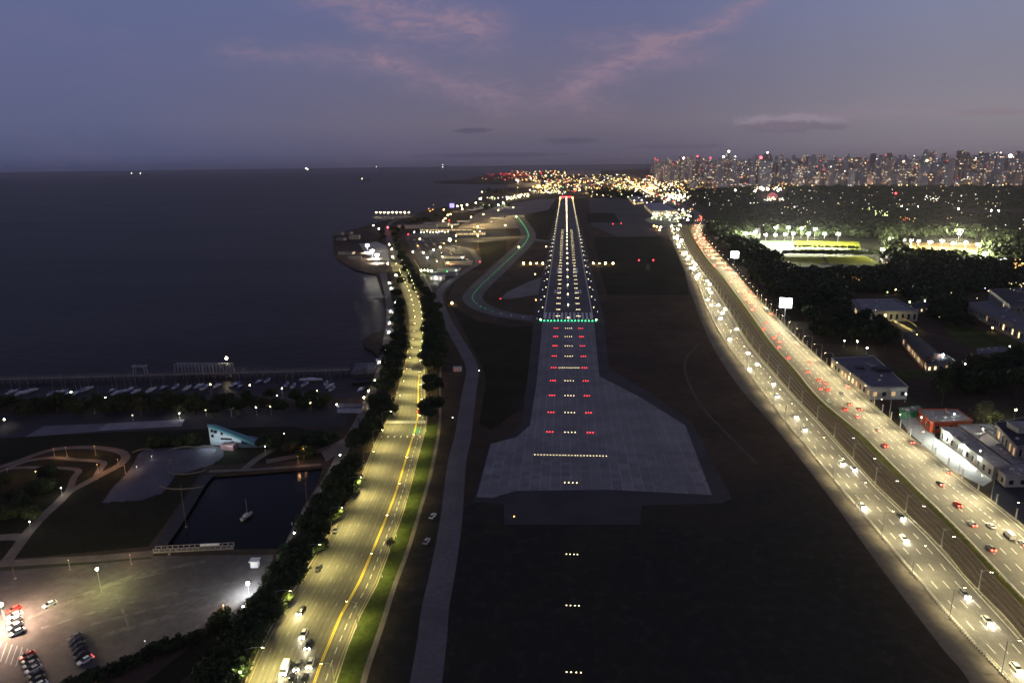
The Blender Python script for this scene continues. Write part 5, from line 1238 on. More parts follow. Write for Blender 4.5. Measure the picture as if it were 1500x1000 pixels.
# lamps of marina, park, promenade, parking lot
LM = [(308,563,6,.42,'warm',50,300),(366,564,6,.42,'warm',50,300),(413,568.6,6,.4,'warm',40,250),(464,572,6,.32,'lime',36,200),(347,586.6,5,.3,'lime',30,150),(406,579,6,.3,'warm',30,200),(290,578,6,.25,'lime',30,100),(455,590,5,.34,'warm',36,250),(375,596.6,5,.3,'cool',36,300),(396,595,5,.3,'warm',30,350),(301,600,4,.32,'warm',30,350),
      (338,598,5,.32,'white',36,300),(262,605,3,.5,'white',30,800),(104,574,4,.55,'lime',40,500),(154,582,5,.34,'white',40,200),(137,594,5,.28,'white',36,150),(82,589,5,.25,'lime',20,60),(6,614,4,.45,'warm',50,500),(194,608,3,.3,'warm',8,250),(416,635,5,.28,'white',22,80),(388,653.6,4,.22,'white',16,60),(498,666,5,.34,'white',50,500),(493,592,5,.34,'white',40,250),
      (549,557,6,.42,'warm',40,1400),(540,572,5,.4,'warm',40,1600),(533,582,5,.5,'warm',50,1800),(515,632,4,.4,'warm',40,500),(480,698,5,.32,'white',50,500),(459,736,5,.3,'white',46,420),(431,780,5,.3,'white',46,420),(395,833,5,.28,'cool',46,420),(356,888,5,.27,'cool',46,420),(327,886,4,.14,'orange',12,260),(212,938,4,.14,'white',10,30),(142,680,4,.14,'orange',12,380),(89,714,4,.22,'white',36,330),(43,764,4,.2,'white',26,120),
      (96,655,5,.12,'orange',6,260),(78,657,4,.12,'orange',4,160),(138,653,5,.12,'orange',6,350),(172,672,4,.1,'orange',4,240),(182,682,4,.1,'orange',2,200),(10,686,5,.1,'orange',4,260),(52,690,1,.2,'yellow',30,60),(444,657,5,.14,'orange',8,200),(436,668,4,.12,'orange',4,160),(100,820,4,.12,'yellow',5,160),(190,812,4,.12,'orange',4,140),(222,668,2,.12,'white',8,20),(200,683,2,.14,'white',8,30)]
for i, (x, y, hh, r, key, s, pw_) in enumerate(LM):
    post_lamp('%s path lamp of marina and park on the left, %s from the far shore' % ({'warm':'warm white','lime':'greenish','cool':'cold white','white':'white','orange':'orange','yellow':'yellow'}[key], ordn(i)), G(x,y,hh), hh, r*.8, key, s, pw_*4, {'warm':(1,.86,.6),'lime':(.9,1,.6),'cool':(.85,.95,1),'white':(1,.93,.8),'orange':(1,.5,.2),'yellow':(1,.8,.25)}[key], 'lamps of the marina and park', name='path_lamp', cat='path lamp')
post_lamp('greenish lamp on a tall post in the middle of the parking lot', G(142,833,9), 9, .42, 'lime', 90, 44000, (.95,1,.35), kind='POINT')
post_lamp('dazzling low white floodlight beside the promenade hedge', G(363,854,4), 4, .5, 'cool', 300, 42000, (.88,.95,1), name='floodlight', cat='floodlight')
post_lamp('dazzling pinkish lamp over the row of five parked cars', G(1,885,8), 8, .55, 'pink', 300, 330000, (1,.72,.5), name='floodlight', cat='floodlight')
house('small white box kiosk on the grass above the parking lot', 374, 829, 2.6, 2.2, 2.4, mat('kiosk_white', (.75,.75,.75), (.65,.65,.65), .5), M_white, .1, 'kiosk', 'kiosk')
for x, y, yt, lab in [(273,772,708,'tall thin flag mast at the left edge of the dark pond'),(450,738,706,'thin mast at the right edge of the dark pond'),(22,848,828,'short mast beside the path at the left edge'),(248,812,792,'short mast on the pond jetty')]:
    p = G(x, y); d = CM @ Vector(((x-750)/F, -(yt-500)/F, -1)); zt = H+dist(p)/math.hypot(d.x, d.y)*d.z
    t = thing('flag_mast', lab, 'mast', p); MB().tube((0,0,0), (0,0,zt), .14, .07, 6).build('mast', M_rail, t); MB().box((0,0,.3), (.7,.7,.6)).build('base', M_side, t)
t = pier('low jetty with pale rails along the near bank of the dark pond', (226,806), (342,800), 2.2, .6, 4.0, True, name='jetty', cat='jetty')
MB().box((6,0,1.9), (7,.5,.8)).build('banner', M_white, t)
# people at the pond
def person(label, p, top, ang=0):
    me = bpy.data.meshes.new('body'); J = [(0,0,.95),(0,0,1.35),(0,0,1.5),(0,0,1.66),(-.1,0,.9),(-.12,.08,.48),(-.12,.0,.05),(.1,0,.9),(.13,-.12,.48),(.13,-.2,.05),(-.2,0,1.4),(-.27,.05,1.12),(-.24,-.12,.9),(.2,0,1.4),(.27,0,1.12),(.25,.12,.9)]
    E_ = [(0,1),(1,2),(2,3),(0,4),(4,5),(5,6),(0,7),(7,8),(8,9),(1,10),(10,11),(11,12),(1,13),(13,14),(14,15)]
    me.from_pydata(J, E_, []); me.materials.append(top); o = link('person', me, None, p, ang); mod = o.modifiers.new('skin', 'SKIN'); sk = me.skin_vertices[0].data
    for i, r in enumerate([.15,.18,.06,.11,.1,.07,.06,.1,.07,.06,.06,.045,.04,.06,.045,.04]): sk[i].radius = (r, r*.85)
    sk[0].use_root = True; o.modifiers.new('sub', 'SUBSURF').levels = 1; return tag(o, label, 'person')
person('person in dark clothes standing near the promenade by the pond', G(424,795), mat('cloth_dark', (.08,.05,.06), (.06,.04,.05), 2)); person('person in pale shirt walking on the promenade above the pond', G(428,770), mat('cloth_pale', (.4,.36,.36), (.35,.3,.3), 2), .6)

# gantry over the avenue, checkered hut
p0 = AV.at(s_of_y(AV, 552), -.12); p1 = AV.at(s_of_y(AV, 552), 1.12); an = math.atan2((p1-p0).y, (p1-p0).x); ln = (p1-p0).length; c = (p0+p1)/2
t = thing('sign_gantry', 'overhead sign gantry spanning the avenue below the dense trees', 'gantry', c, an)
for s in (-1,1): MB().tube((s*ln/2,0,0), (s*ln/2,0,6.6), .25, .22, 6).build('post', M_pole, t)
b = MB()
for z in (5.9, 6.8): b.box((0,0,z), (ln,.16,.16))
for i in range(14): b.tube((-ln/2+i*ln/14,0,5.9 if i % 2 else 6.8), (-ln/2+(i+1)*ln/14,0,6.8 if i % 2 else 5.9), .06, .06, 4)
b.build('beam', M_pole, t); MB().box((ln*.18,-.3,6.4), (7.5,.2,2.2)).build('sign_panel', mat('sign_face', (.20,.22,.20), (.15,.17,.15), .6), t)
t = thing('checkered_hut', 'small red and white checkered hut beside the service road', 'hut', G(670,543), .05)
MB().box((0,0,1.3), (5.6,3.4,2.6)).build('wall', M_white, t); MB().box((0,0,2.72), (6,3.8,.24)).build('roof', M_pole, t)
for i in range(6):
    for j in range(3):
        if (i+j) % 2 == 0: MB().box((-2.33+i*.933,-1.72,.43+j*.86), (.92,.04,.85)).build('checker_panel', mat('signal_red', (.5,.05,.06), (.4,.04,.05), .5), t)
put_light(t, (0,-5,2), 60, (1,.8,.8), 'POINT', size=.4)
for i, (x, y) in enumerate([(702,543),(663,612),(637,549)]): rl_unit(G(x,y), 'white', .16, 24, 'small white light beside the service road, %s of three' % ordn(i), None, 'marker_light', 'marker light')
post_lamp('yellow warning beacon on low post left of the taxiway bend', G(662,444,1.5), 1.5, .9, 'yellow', 30, 900, (1,.8,.3), name='beacon', cat='beacon')
rl_unit(G(753,757), 'orange', .2, 14, 'single orange light in the grass below the stopway', None, 'marker_light', 'marker light')

# ------------------------------------------------------------------ beach front
sheet('beach_court', [(526,357),(552,354),(566,360),(578,384),(548,380),(536,372)], mat('court_pale', (.42,.40,.36), (.34,.32,.29), .05), .05)
for i, (x, y) in enumerate([(538,360),(545,368),(552,374)]): flood('dazzling floodlight of the white beach court, %s from the sea' % ordn(i), x, y, 12, 1.3, 700000, down=True, lc=(1,1,.94), group='floodlights of the beach court')
kiosks = [(571,417,5),(574,425,5),(579,446,6),(573,459,7),(572,476,6),(571,489,6),(566,515,6),(557,533,5)]
for i, (x, y, w_) in enumerate(kiosks):
    house('brightly lit %s of the beach kiosks in the row along the shore' % ordn(i), x, y, w_, 5, 3, M_wallp, mat('canopy_white', (.7,.7,.68), (.6,.6,.58), .5), .2, 'beach_kiosk', 'kiosk', E_winw, 'beach kiosks along the shore')
    post_lamp('white lamp beside the %s beach kiosk along the shore' % ordn(i), G(x-1,y-3,5.5), 5.5, .45, 'white', 60, 3600, (1,1,.85), 'lamps at the beach kiosks')
for i, (x, y) in enumerate([(570,358),(574,365),(575,376),(568,386),(580,403)]): post_lamp('yellowish avenue lamp near the beach court, %s from the far side' % ordn(i), G(x,y,9), 9, .95, 'warm', 60, 5000, AVY, 'avenue lamps near the beach court')
# harbour workshops on the point
for i, (x, y, w_, d_, h_) in enumerate([(497,344,20,10,6),(512,343,12,10,5),(520,350,20,14,7),(500,352,16,12,5),(508,372,24,14,4),(520,379,20,10,3)]):
    house('low shed on the dark river point, %s from the water tip' % ordn(i), x, y, w_, d_, h_, M_wall, [M_roofb,M_roofd,M_roofp][i % 3], R.uniform(-.4,.4), 'shed', 'shed', None, 'sheds on the river point')
# ------------------------------------------------------------------ airport buildings, cars, aircraft
def aircraft(label, p, ang, L_=38, m=None, group=None):
    t = thing('aircraft', label, 'aircraft', p, ang, group); m = m or mat('aircraft_white', (.75,.76,.78), (.65,.66,.68), .1, rough=.35); r = L_*.052; z = r*1.6
    b = MB(); prof = [(.02,-L_*.5),(r*.45,-L_*.42),(r*.8,-L_*.3),(r,-L_*.18),(r,L_*.33),(r*.8,L_*.43),(r*.35,L_*.485),(.02,L_*.5)]
    vs = []; fs = []; n = 12
    for j, (rr, x) in enumerate(prof):
        for i in range(n): a_ = 2*PI*i/n; vs.append((x, rr*math.cos(a_), z+rr*math.sin(a_)+(r*.35 if j == 0 else r*.2 if j == 1 else 0)))
    for j in range(len(prof)-1):
        for i in range(n): fs.append((j*n+i, (j+1)*n+i, (j+1)*n+(i+1) % n, j*n+(i+1) % n))
    b.add(vs, fs).build('fuselage', m, t, True)
    for s in (-1, 1):
        MB().add([(L_*.10,s*r*.8,z-r*.4),(-L_*.08,s*r*.8,z-r*.4),(-L_*.19,s*L_*.46,z+.6),(-L_*.13,s*L_*.46,z+.6),(L_*.10,s*r*.8,z-r*.1),(-L_*.08,s*r*.8,z-r*.1),(-L_*.19,s*L_*.46,z+.75),(-L_*.13,s*L_*.46,z+.75)], [(0,1,2,3),(7,6,5,4),(0,4,5,1),(1,5,6,2),(2,6,7,3),(3,7,4,0)]).build('wing', m, t)
        MB().add([(-L_*.40,0,z+r*.5),(-L_*.47,0,z+r*.5),(-L_*.50,s*L_*.17,z+r*.7),(-L_*.46,s*L_*.17,z+r*.7),(-L_*.40,0,z+r*.7),(-L_*.47,0,z+r*.7),(-L_*.50,s*L_*.17,z+r*.8),(-L_*.46,s*L_*.17,z+r*.8)], [(0,1,2,3),(7,6,5,4),(0,4,5,1),(1,5,6,2),(2,6,7,3),(3,7,4,0)]).build('tailplane', m, t)
        MB().tube((L_*.09,s*L_*.16,z-r*.9), (-L_*.02,s*L_*.16,z-r*.9), r*.55, r*.4, 10).build('engine', M_pole, t)
        MB().box((-L_*.02,s*L_*.06,r*.4), (.6,.5,r*.9)).build('main_gear', TYRE, t)
    MB().add([(-L_*.36,-.2,z+r*.7),(-L_*.48,-.2,z+r*.7),(-L_*.52,-.1,z+L_*.17),(-L_*.46,-.1,z+L_*.17),(-L_*.36,.2,z+r*.7),(-L_*.48,.2,z+r*.7),(-L_*.52,.1,z+L_*.17),(-L_*.46,.1,z+L_*.17)], [(3,2,1,0),(4,5,6,7),(0,1,5,4),(1,2,6,5),(2,3,7,6),(3,0,4,7)]).build('tail_fin', mat('fin_blue', (.10,.14,.3), (.08,.11,.24), .3), t)
    MB().box((L_*.36,0,r*.4), (.5,.4,r*.9)).build('nose_gear', TYRE, t)
    return t
aircraft('white airliner parked alone on the brown lit apron', G(729,322), 2.9, 44)
aircraft('white airliner parked nose to the terminal lamps', G(679,326), 3.0, 36)
for i, (x, y) in enumerate([(692,309),(701,307),(711,305),(720,303),(664,331)]): aircraft('airliner in the far row at the terminal, %s from the left' % ordn(i), G(x,y), 3.1+i*.2, 34, group='airliners in the far row at the terminal')
for i, (x, y, w_, d_, h_, lab) in enumerate([(612,334,90,30,8,'long low grey terminal roof behind the avenue trees'),(640,332,60,24,9,'second low terminal block joined to the lamp lit road'),(655,338,120,14,5,'low strip of lit kiosks in front of the terminal'),(690,344,60,14,5,'low lit fire station on the apron edge'),(665,378,34,14,4,'small blue roofed workshop beside the car park'),(672,388,40,16,4,'white roofed workshop at the near end of the car park'),(650,403,36,12,4,'pale shed with green light by the perimeter road'),(641,410,16,12,6,'small dazzling white lit shed at the bottom of the car park'),(658,396,30,12,4,'green lit low shed in the car park')]):
    house(lab, x, y, w_, d_, h_, M_wallp, [M_roofb,M_roofp][i % 2], R.uniform(-.15,.15), 'airport_building', 'building', E_win if i in (2,3,7) else None)
house('small violet lit advertising tower on the sea side of the terminal', 662, 304, 14, 8, 14, emis('violet_panel', (.45,.36,1.0), 1.6), M_dark, 0, 'advertising_tower', 'tower')
kk = 0
for r_ in range(5):
    for c_ in range(20):
        if R.random() < .28: continue
        a_ = G(607+r_*12, 352); b_ = G(632+r_*14, 392-r_*2); q = a_.lerp(b_, c_/20.0)
        o_ = car('%s parked car in the airport car park, row %s from the sea, %s from the far end' % (('c' and ['white','silver','grey','black'][kk % 4]), ordn(r_), ordn(c_)), q, .1+(PI if R.random() < .5 else 0), ['white','silver','grey','black'][kk % 4], 'cars in the airport car park', detail=False); kk += 1
ap = [(659,351,14,2.6,'warm',90,60000),(617,396,6,.9,'lime',80,5000),(622,396,6,.9,'lime',80,5000),(627,396,6,.9,'lime',80,0),(632,396.5,6,.9,'lime',80,5000),(638,407,6,1.3,'cool',90,9000),(605,369,6,.9,'cool',60,3500),(677,377,6,.9,'white',60,6000),(656,385,6,1.1,'orange',50,9000),(635,366,6,.8,'cool',50,3000),(626,377,6,.9,'white',60,4500),(620,370,6,.9,'white',60,4500),(568,333,9,1.7,'red',40,9000),(547,330,6,1.0,'white',50,2500),(555,335,6,1.2,'cool',60,4000),
      (650,307,14,1.6,'orange',60,0),(670,302,16,2.2,'warm',60,40000),(677,306,16,1.8,'warm',60,0),(684,300,16,2.6,'warm',60,40000),(676,301,16,1.6,'warm',60,0),(697,297,16,1.6,'warm',60,30000),(656,315,10,1.6,'yellow',60,15000),(652,320,10,1.7,'warm',60,15000),(649,324,10,1.6,'yellow',60,12000),(660,314,10,1.2,'yellow',50,0),(658,323,5,1.2,'red',12,0),(655,326,5,1.0,'red',12,0),(662,332,8,1.0,'yellow',50,6000),(630,309,6,1.1,'orange',16,0),(634,307,6,1.0,'orange',16,0),(628,306,6,.9,'orange',12,0),
      (641,341,6,.7,'violet',20,0),(635,300,6,.8,'orange',14,0),(704,291,16,2.6,'white',60,30000),(737,297,14,2.2,'white',60,30000),(730,300,12,1.8,'white',50,20000),(706,281,10,2.2,'warm',40,0),(650,356,5,.8,'orange',30,6000),(668,353,5,.6,'yellow',20,3000),(640,383,5,.7,'yellow',30,4500),(648,376,5,.8,'warm',30,4500),(646,405,5,.9,'cool',40,4500),(655,398,4,.9,'green',16,3000),(668,396,5,.8,'cool',24,3000),(612,360,6,.7,'orange',26,2500),(598,343,6,.8,'red',20,1500),(607,340,6,.8,'white',40,2000),(695,340,5,1.5,'yellow',26,8000),(703,339,5,1.3,'yellow',26,0),(720,325,12,.8,'warm',10,30000)]
for i in range(10): ap.append((617+i*4.4, 339.6+R.uniform(-.6,.6), 6, .8, R.choice(['warm','white','yellow']), 30, 0 if i % 3 else 5000))
for i in range(4): ap.append((744+i*8, 291-i*1.4, 8, 1.6, 'warm', 40, 30000))
for i in range(4): ap.append((708+i*9, 300, 6, .9, 'lime', 9, 12000))
ap += [(x_, y_, 24, 1.2, 'yellow', 40, p_) for x_, y_, p_ in [(690,318,170000),(708,314,170000),(730,308,170000),(752,304,150000),(700,332,90000),(740,330,80000),(668,345,60000),(700,345,50000),(615,350,50000),(645,362,50000)]]  # extra lamps added to warm and brighten the apron and car park
for i, (x, y, hh, r, key, s, pw_) in enumerate(ap):
    post_lamp('%s lamp of terminal and car park, %s from the beach outwards' % ({'warm':'warm white','lime':'greenish','cool':'cold white','white':'white','orange':'orange','yellow':'yellow','red':'red','violet':'violet','green':'green'}[key], ordn(i)), G(x,y,hh), hh, r*.8, key, s, pw_*4.5, {'warm':(1,.80,.42),'lime':(.9,1,.5),'cool':(.88,.96,1),'white':(1,.95,.8),'orange':(1,.5,.15),'yellow':(1,.75,.3),'red':(1,.1,.05),'violet':(.5,.4,1),'green':(.1,1,.4)}[key], 'lamps of the terminal and car park', name='apron_lamp', cat='apron lamp')
# hangars on the right of the runway
def hangar(label, px, h, m, rm):
    t, L, o = building(label, px, h, m, rm, 'hangar', 'hangar', parapet=0, win=(5,4), gap=9, lit=.9, eave=1); return t
M_hroof = mat('hangar_roof', (.34,.34,.37), (.27,.27,.30), .02)
hangar('large pale roofed hangar with dazzling lit forecourt beside the highway bend', [(944,298),(970,297),(992,307),(956,309)], 15, M_wallp, M_hroof)
hangar('smaller pale hangar just beyond the large one', [(921,288),(938,287.5),(944,294),(929,296)], 12, M_wall, M_hroof)
sheet('forecourt', [(944,322),(962,315),(996,313),(1008,320),(990,330),(966,334)], mat('forecourt_paving', (.30,.31,.20), (.24,.25,.17), .05), .05)
fc = [(R.uniform(957,1002), R.uniform(311,322)) for _ in range(12)]
for i, (x, y) in enumerate(fc): post_lamp('white lamp on the crowded lit forecourt of the large hangar, %s in the cluster' % ordn(i), G(x,y,8), 8, R.uniform(.9,1.9), R.choice(['warm','white','lime']), 40, 0 if i % 2 else 40000, (1,1,.7), 'lamps of the hangar forecourt')
for i, (x, y) in enumerate([(962,332),(966,337),(968,333),(984,331),(958,331)]): post_lamp('%s lamp at the small sheds below the forecourt, %s of five' % (['orange','orange','white','white','orange'][i], ordn(i)), G(x,y,6), 6, 1.3, ['orange','orange','white','white','orange'][i], 50, 4500, (1,.6,.25) if i != 2 else (1,.9,.8), 'lamps of the small sheds')
# port buildings and cranes far away
house('big pale ship like port hall on the far horizon', 855, 257, 420, 120, 60, mat('port_pale', (.55,.50,.50), (.45,.41,.41), .01), M_wallp, .02, 'port_hall', 'port hall')
for i, (x, w_, h_) in enumerate([(862,120,22),(840,60,20)]): 
    pass
for i in range(26):  # warehouses added to catch light, mast lamps added for a warm port glow
    x_ = R.uniform(752, 955); y_ = R.uniform(258, 276); p = G(x_, y_); kk_ = dist(p)/5000
    if 815 < x_ < 850 and y_ > 266: x_ -= 60
    house('long low warehouse in the far port district, %s from the sea' % ordn(i), x_, y_, R.uniform(50,130)*kk_, R.uniform(25,50), R.uniform(10,24), [M_wall,M_wallp,M_brick][i % 3], [M_roofp,M_roofb][i % 2], R.uniform(-.3,.3), 'warehouse', 'warehouse', None, 'warehouses of the far port district')
    post_lamp('yellow high mast lamp in the far port district, %s from the sea' % ordn(i), G(x_+R.uniform(-4,4), y_+.6, 30), 30, 1.7*kk_, 'yellow', 6, 1500000*kk_, (1,.7,.32), 'high mast lamps of the far port', name='high_mast_lamp', cat='high mast lamp', pole_r=.5)
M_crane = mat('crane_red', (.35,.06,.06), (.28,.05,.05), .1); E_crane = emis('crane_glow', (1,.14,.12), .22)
for i, (x, y) in enumerate([(722,263),(733,262),(741,261),(748,260),(757,261),(764,260),(752,264),(770,262)]):
    p = G(x, y+3); t = thing('harbour_crane', 'red harbour crane in the far port, %s from the sea end' % ordn(i), 'crane', (p.x,p.y,0), R.uniform(-.4,.4), 'harbour cranes of the far port')
    for s in (-1,1):
        for q in (-1,1): MB().box((s*16,q*10,20), (3,3,40)).build('leg', M_crane, t)
    MB().box((0,0,41), (44,26,3)).build('portal', M_crane, t); MB().tube((0,0,42), (R.choice((-1,1))*55,0,95 if i in (3,4) else 75), 2.2, 1.4, 5).build('jib', E_crane, t)
    MB().box((0,0,50), (10,10,14)).build('machine_house', M_crane, t)
    link('lamp', bulbm(5, 'red', 1.5), t, (0,0,60))
# ------------------------------------------------------------------ far lights (nobody could count them: one object per colour)
def light_cloud(name, label, items, key, s):
    b = MB()
    for p, r in items: b.lathe([(r*.5,-r*.85),(r,0),(r*.5,r*.85)], (p.x,p.y,p.z), 6)
    o = b.build(name, bulbmat(key, s)); return tag(o, label, kind='stuff')
cl = {k_: [] for k_ in ('warm','white','yellow','orange','red','lime','violet','green')}
def spray(n, x0_, x1_, y0_, y1_, w_, rr=(.7,1.5), h_=(8,22), slope=0.0):
    ks = list(w_); ws = list(w_.values())
    for _ in range(n):
        x = R.uniform(x0_, x1_); y = R.uniform(y0_, y1_)+slope*(x-x0_); z = R.uniform(*h_); p = G(x, y, z); k_ = R.choices(ks, ws)[0]
        f = dist(p)/1000*.50; cl[k_].append((p, R.uniform(*rr)*f*(1.5 if R.random() < .1 else 1)))
mix_port = {'warm':4,'yellow':6,'orange':3.2,'red':1.4,'white':.8}
mix_town = {'warm':5,'white':2,'yellow':4,'orange':2.2,'red':.6,'lime':1.4,'green':.1}
spray(26, 703, 760, 254, 264, {'red':3,'orange':1,'yellow':2}, (.5,1.2), (10,40)); spray(110, 748, 850, 250, 266, mix_port, (.8,1.9), (15,50)); spray(60, 800, 850, 262, 272, mix_port, (.6,1.4)); spray(70, 786, 850, 271, 282, mix_town, (.7,1.8))
spray(40, 775, 830, 278, 284, {'warm':2,'white':2,'lime':1}, (.6,1.2)); spray(24, 780, 800, 271, 276, {'yellow':2,'warm':1}, (1.1,2.0))
spray(150, 845, 965, 256, 278, mix_town, (.6,1.7)); spray(110, 865, 985, 266, 288, mix_town, (.6,1.6)); spray(90, 900, 960, 262, 280, {'warm':4,'yellow':3,'orange':2}, (.6,1.5))
spray(110, 945, 1010, 258, 292, mix_town, (.6,1.7)); spray(60, 920, 1000, 268, 300, {'warm':4,'white':3,'lime':1}, (.8,1.9)); spray(50, 975, 1004, 284, 294, {'white':4,'lime':2}, (1.0,2.0))
spray(90, 1000, 1110, 256, 278, mix_town, (.45,1.0)); spray(20, 1105, 1150, 274, 279, {'white':3,'warm':2}, (1.0,1.9)); spray(26, 1118, 1150, 289, 294, {'white':4,'warm':2}, (.7,1.4)); spray(9, 1098, 1112, 296, 300, {'white':2,'lime':1}, (.7,1.2))
spray(60, 1010, 1500, 284, 335, {'warm':3,'white':3,'lime':2,'yellow':1,'violet':.1}, (.3,.8), (19,22)); spray(80, 1010, 1500, 276, 300, {'warm':3,'white':3,'yellow':1,'orange':.5}, (.3,.75), (20,24)); spray(8, 1160, 1480, 425, 470, {'warm':2,'lime':1}, (.5,1.0), (10,12)); spray(9, 1235, 1262, 405, 412, {'orange':2,'red':1}, (.3,.7), (17,19)); spray(10, 1478, 1500, 414, 426, {'lime':1,'warm':1,'violet':1}, (.5,1.1), (15,18))
spray(12, 1280, 1300, 308, 316, {'lime':1}, (.7,1.6), (18,22)); spray(4, 1262, 1274, 304, 308, {'lime':1}, (.6,1.3), (18,22)); spray(16, 1355, 1375, 286, 294, {'lime':1,'white':2}, (.5,1), (19,22)); spray(14, 1318, 1340, 318, 325, {'orange':2,'yellow':2,'red':1}, (.4,.8), (18,22))
spray(14, 1485, 1500, 380, 392, {'orange':2,'yellow':2}, (.7,1.2), (18,22)); spray(10, 1140, 1200, 300, 312, {'warm':2,'white':1}, (.4,1.0), (18,20))
spray(16, 1018, 1060, 320, 345, {'warm':2,'white':2}, (.5,1.0), (5,9))
spray(18, 701, 750, 288, 292, {'warm':2,'lime':1,'white':2}, (.8,1.5), (6,9)); spray(34, 742, 776, 288, 292.5, {'lime':2,'white':3,'warm':2}, (1.0,1.9), (6,9), -.15); spray(16, 706, 742, 299, 302, {'lime':1}, (.4,.8), (4,7))
spray(44, 955, 1002, 309, 322, {'white':3,'warm':3,'lime':2}, (.7,1.7), (5,9)); spray(16, 992, 1014, 306, 320, {'white':3,'warm':3}, (.8,1.6), (7,9))
# traffic too far to tell apart
for _ in range(60):
    d_ = R.uniform(1350, HL.len-50); q = HL.at(d_, R.uniform(.1,.9), 1.2); cl['warm'].append((q, .7+dist(q)/1500))
for _ in range(45):
    d_ = R.uniform(1350, HR.len-50); q = HR.at(d_, R.uniform(.1,.9), 1.2); cl['red' if R.random() < .6 else 'orange'].append((q, .6+dist(q)/2200))
for k_, it in cl.items():
    if it: light_cloud('city_lights', {'warm':'warm white','white':'white','yellow':'yellow','orange':'orange','red':'red','lime':'greenish','violet':'violet','green':'green'}[k_]+' far lights of the port, city and park', it, k_, {'red':2.5,'violet':2.5,'green':2.5,'orange':2.5,'yellow':3,'white':6,'lime':3.5}.get(k_, 3.5))
for i, (x, y, hh, r) in enumerate([(1118,277,25,5.5),(1106,280,20,4.5),(1125,277,25,5),(1140,279,25,5),(1077,279,20,4.5),(1158,308.5,12,2.8),(1404,306,14,2.8),(1452,308.5,14,2.6),(1463,308.5,14,2.6),(1321,302,10,2.2),(1345,302.5,10,2.4),(1034,293,12,2.5)]):
    post_lamp('single bright park floodlight beyond the sports fields, %s from the left lawn' % ordn(i), G(x,y,hh), hh, r*.62, 'white', 60, 60000 if i in (5,6,7,8) else 0, (1,1,.8), 'bright lamps of the far park', pole_r=.4, name='park_floodlight', cat='floodlight')
t = thing('radio_mast', 'red lit lattice radio mast in the dark park', 'mast', G(1310,302)); MB().tube((0,0,0), (0,0,38), .9, .4, 5).build('mast', M_crane, t); link('lamp', bulbm(2.6, 'red', 14), t, (0,0,39))
# ------------------------------------------------------------------ the city skyline
def city_mat(name, base, frac, strength):
    m = bpy.data.materials.new(name); m.use_nodes = True; t = m.node_tree; h = N(t); b = t.nodes['Principled BSDF']; b.inputs['Roughness'].default_value = .85; b.inputs['Specular IOR Level'].default_value = .2
    g = h.n('ShaderNodeNewGeometry'); s = h.n('ShaderNodeSeparateXYZ'); t.links.new(g.outputs['Position'], s.inputs[0])
    a = h.m('ADD', h.m('MULTIPLY', s.outputs[0], .16), h.m('MULTIPLY', s.outputs[1], .11)); fa = h.m('FLOOR', a); fz = h.m('FLOOR', h.m('MULTIPLY', s.outputs[2], 1/6.5))
    ia = h.m('FRACT', a); iz = h.m('FRACT', h.m('MULTIPLY', s.outputs[2], 1/6.5))
    cb = h.n('ShaderNodeCombineXYZ'); h.put(cb.inputs[0], fa); h.put(cb.inputs[1], fz); h.put(cb.inputs[2], h.m('FLOOR', h.m('MULTIPLY', s.outputs[0], .02)))
    wn = h.n('ShaderNodeTexWhiteNoise'); t.links.new(cb.outputs[0], wn.inputs['Vector'])
    lit = h.m('GREATER_THAN', wn.outputs['Value'], 1-frac); inn = h.m('MULTIPLY', h.m('LESS_THAN', h.m('ABSOLUTE', h.m('SUBTRACT', ia, .5)), .36), h.m('LESS_THAN', h.m('ABSOLUTE', h.m('SUBTRACT', iz, .5)), .30))
    wall = h.m('LESS_THAN', h.m('ABSOLUTE', h.n('ShaderNodeSeparateXYZ').outputs[2]), 2)
    sn = h.n('ShaderNodeSeparateXYZ'); t.links.new(g.outputs['Normal'], sn.inputs[0]); side = h.m('LESS_THAN', h.m('ABSOLUTE', sn.outputs[2]), .5)
    col = h.ramp(h.n('ShaderNodeSeparateColor').outputs[0], [(0,(1,.6,.25,1)),(1,(1,.9,.7,1))])
    sc_ = h.n('ShaderNodeSeparateColor'); t.links.new(wn.outputs['Color'], sc_.inputs[0]); col = h.ramp(sc_.outputs[1], [(0,(1,.42,.14,1)),(.45,(1,.72,.38,1)),(1,(1,.93,.78,1))])
    t.links.new(col, b.inputs['Emission Color']); t.links.new(h.m('MULTIPLY', h.m('MULTIPLY', h.m('MULTIPLY', lit, inn), side), h.m('MULTIPLY', h.m('ADD', sc_.outputs[2], .15), strength)), b.inputs['Emission Strength'])
    t.links.new(h.mix(h.m('MULTIPLY', inn, side), (*base, 1), (*[c*.45 for c in base], 1)), b.inputs['Base Color'])
    m.cycles.emission_sampling = 'NONE'; return m
CMs = [city_mat('tower_pale', (.62,.60,.62), .08, 2.2), city_mat('tower_tan', (.54,.48,.46), .10, 2.1), city_mat('tower_brown', (.38,.31,.29), .10, 2.2), city_mat('tower_grey', (.52,.53,.58), .07, 2.2)]
def tower_mesh(w_, d_, h_, kind, m, name='tower'):
    b = MB(); b.box((0,0,h_/2), (w_,d_,h_))
    if kind == 1: b.box((0,0,h_+2.5), (w_*.5,d_*.5,5))
    if kind == 2: b.box((w_*.2,0,h_+4), (w_*.45,d_*.8,8))
    if kind == 3: b.box((0,0,h_*.5+3), (w_*1.25,d_*.5,h_*.94))
    return b.mesh(name, m)
PT = {}
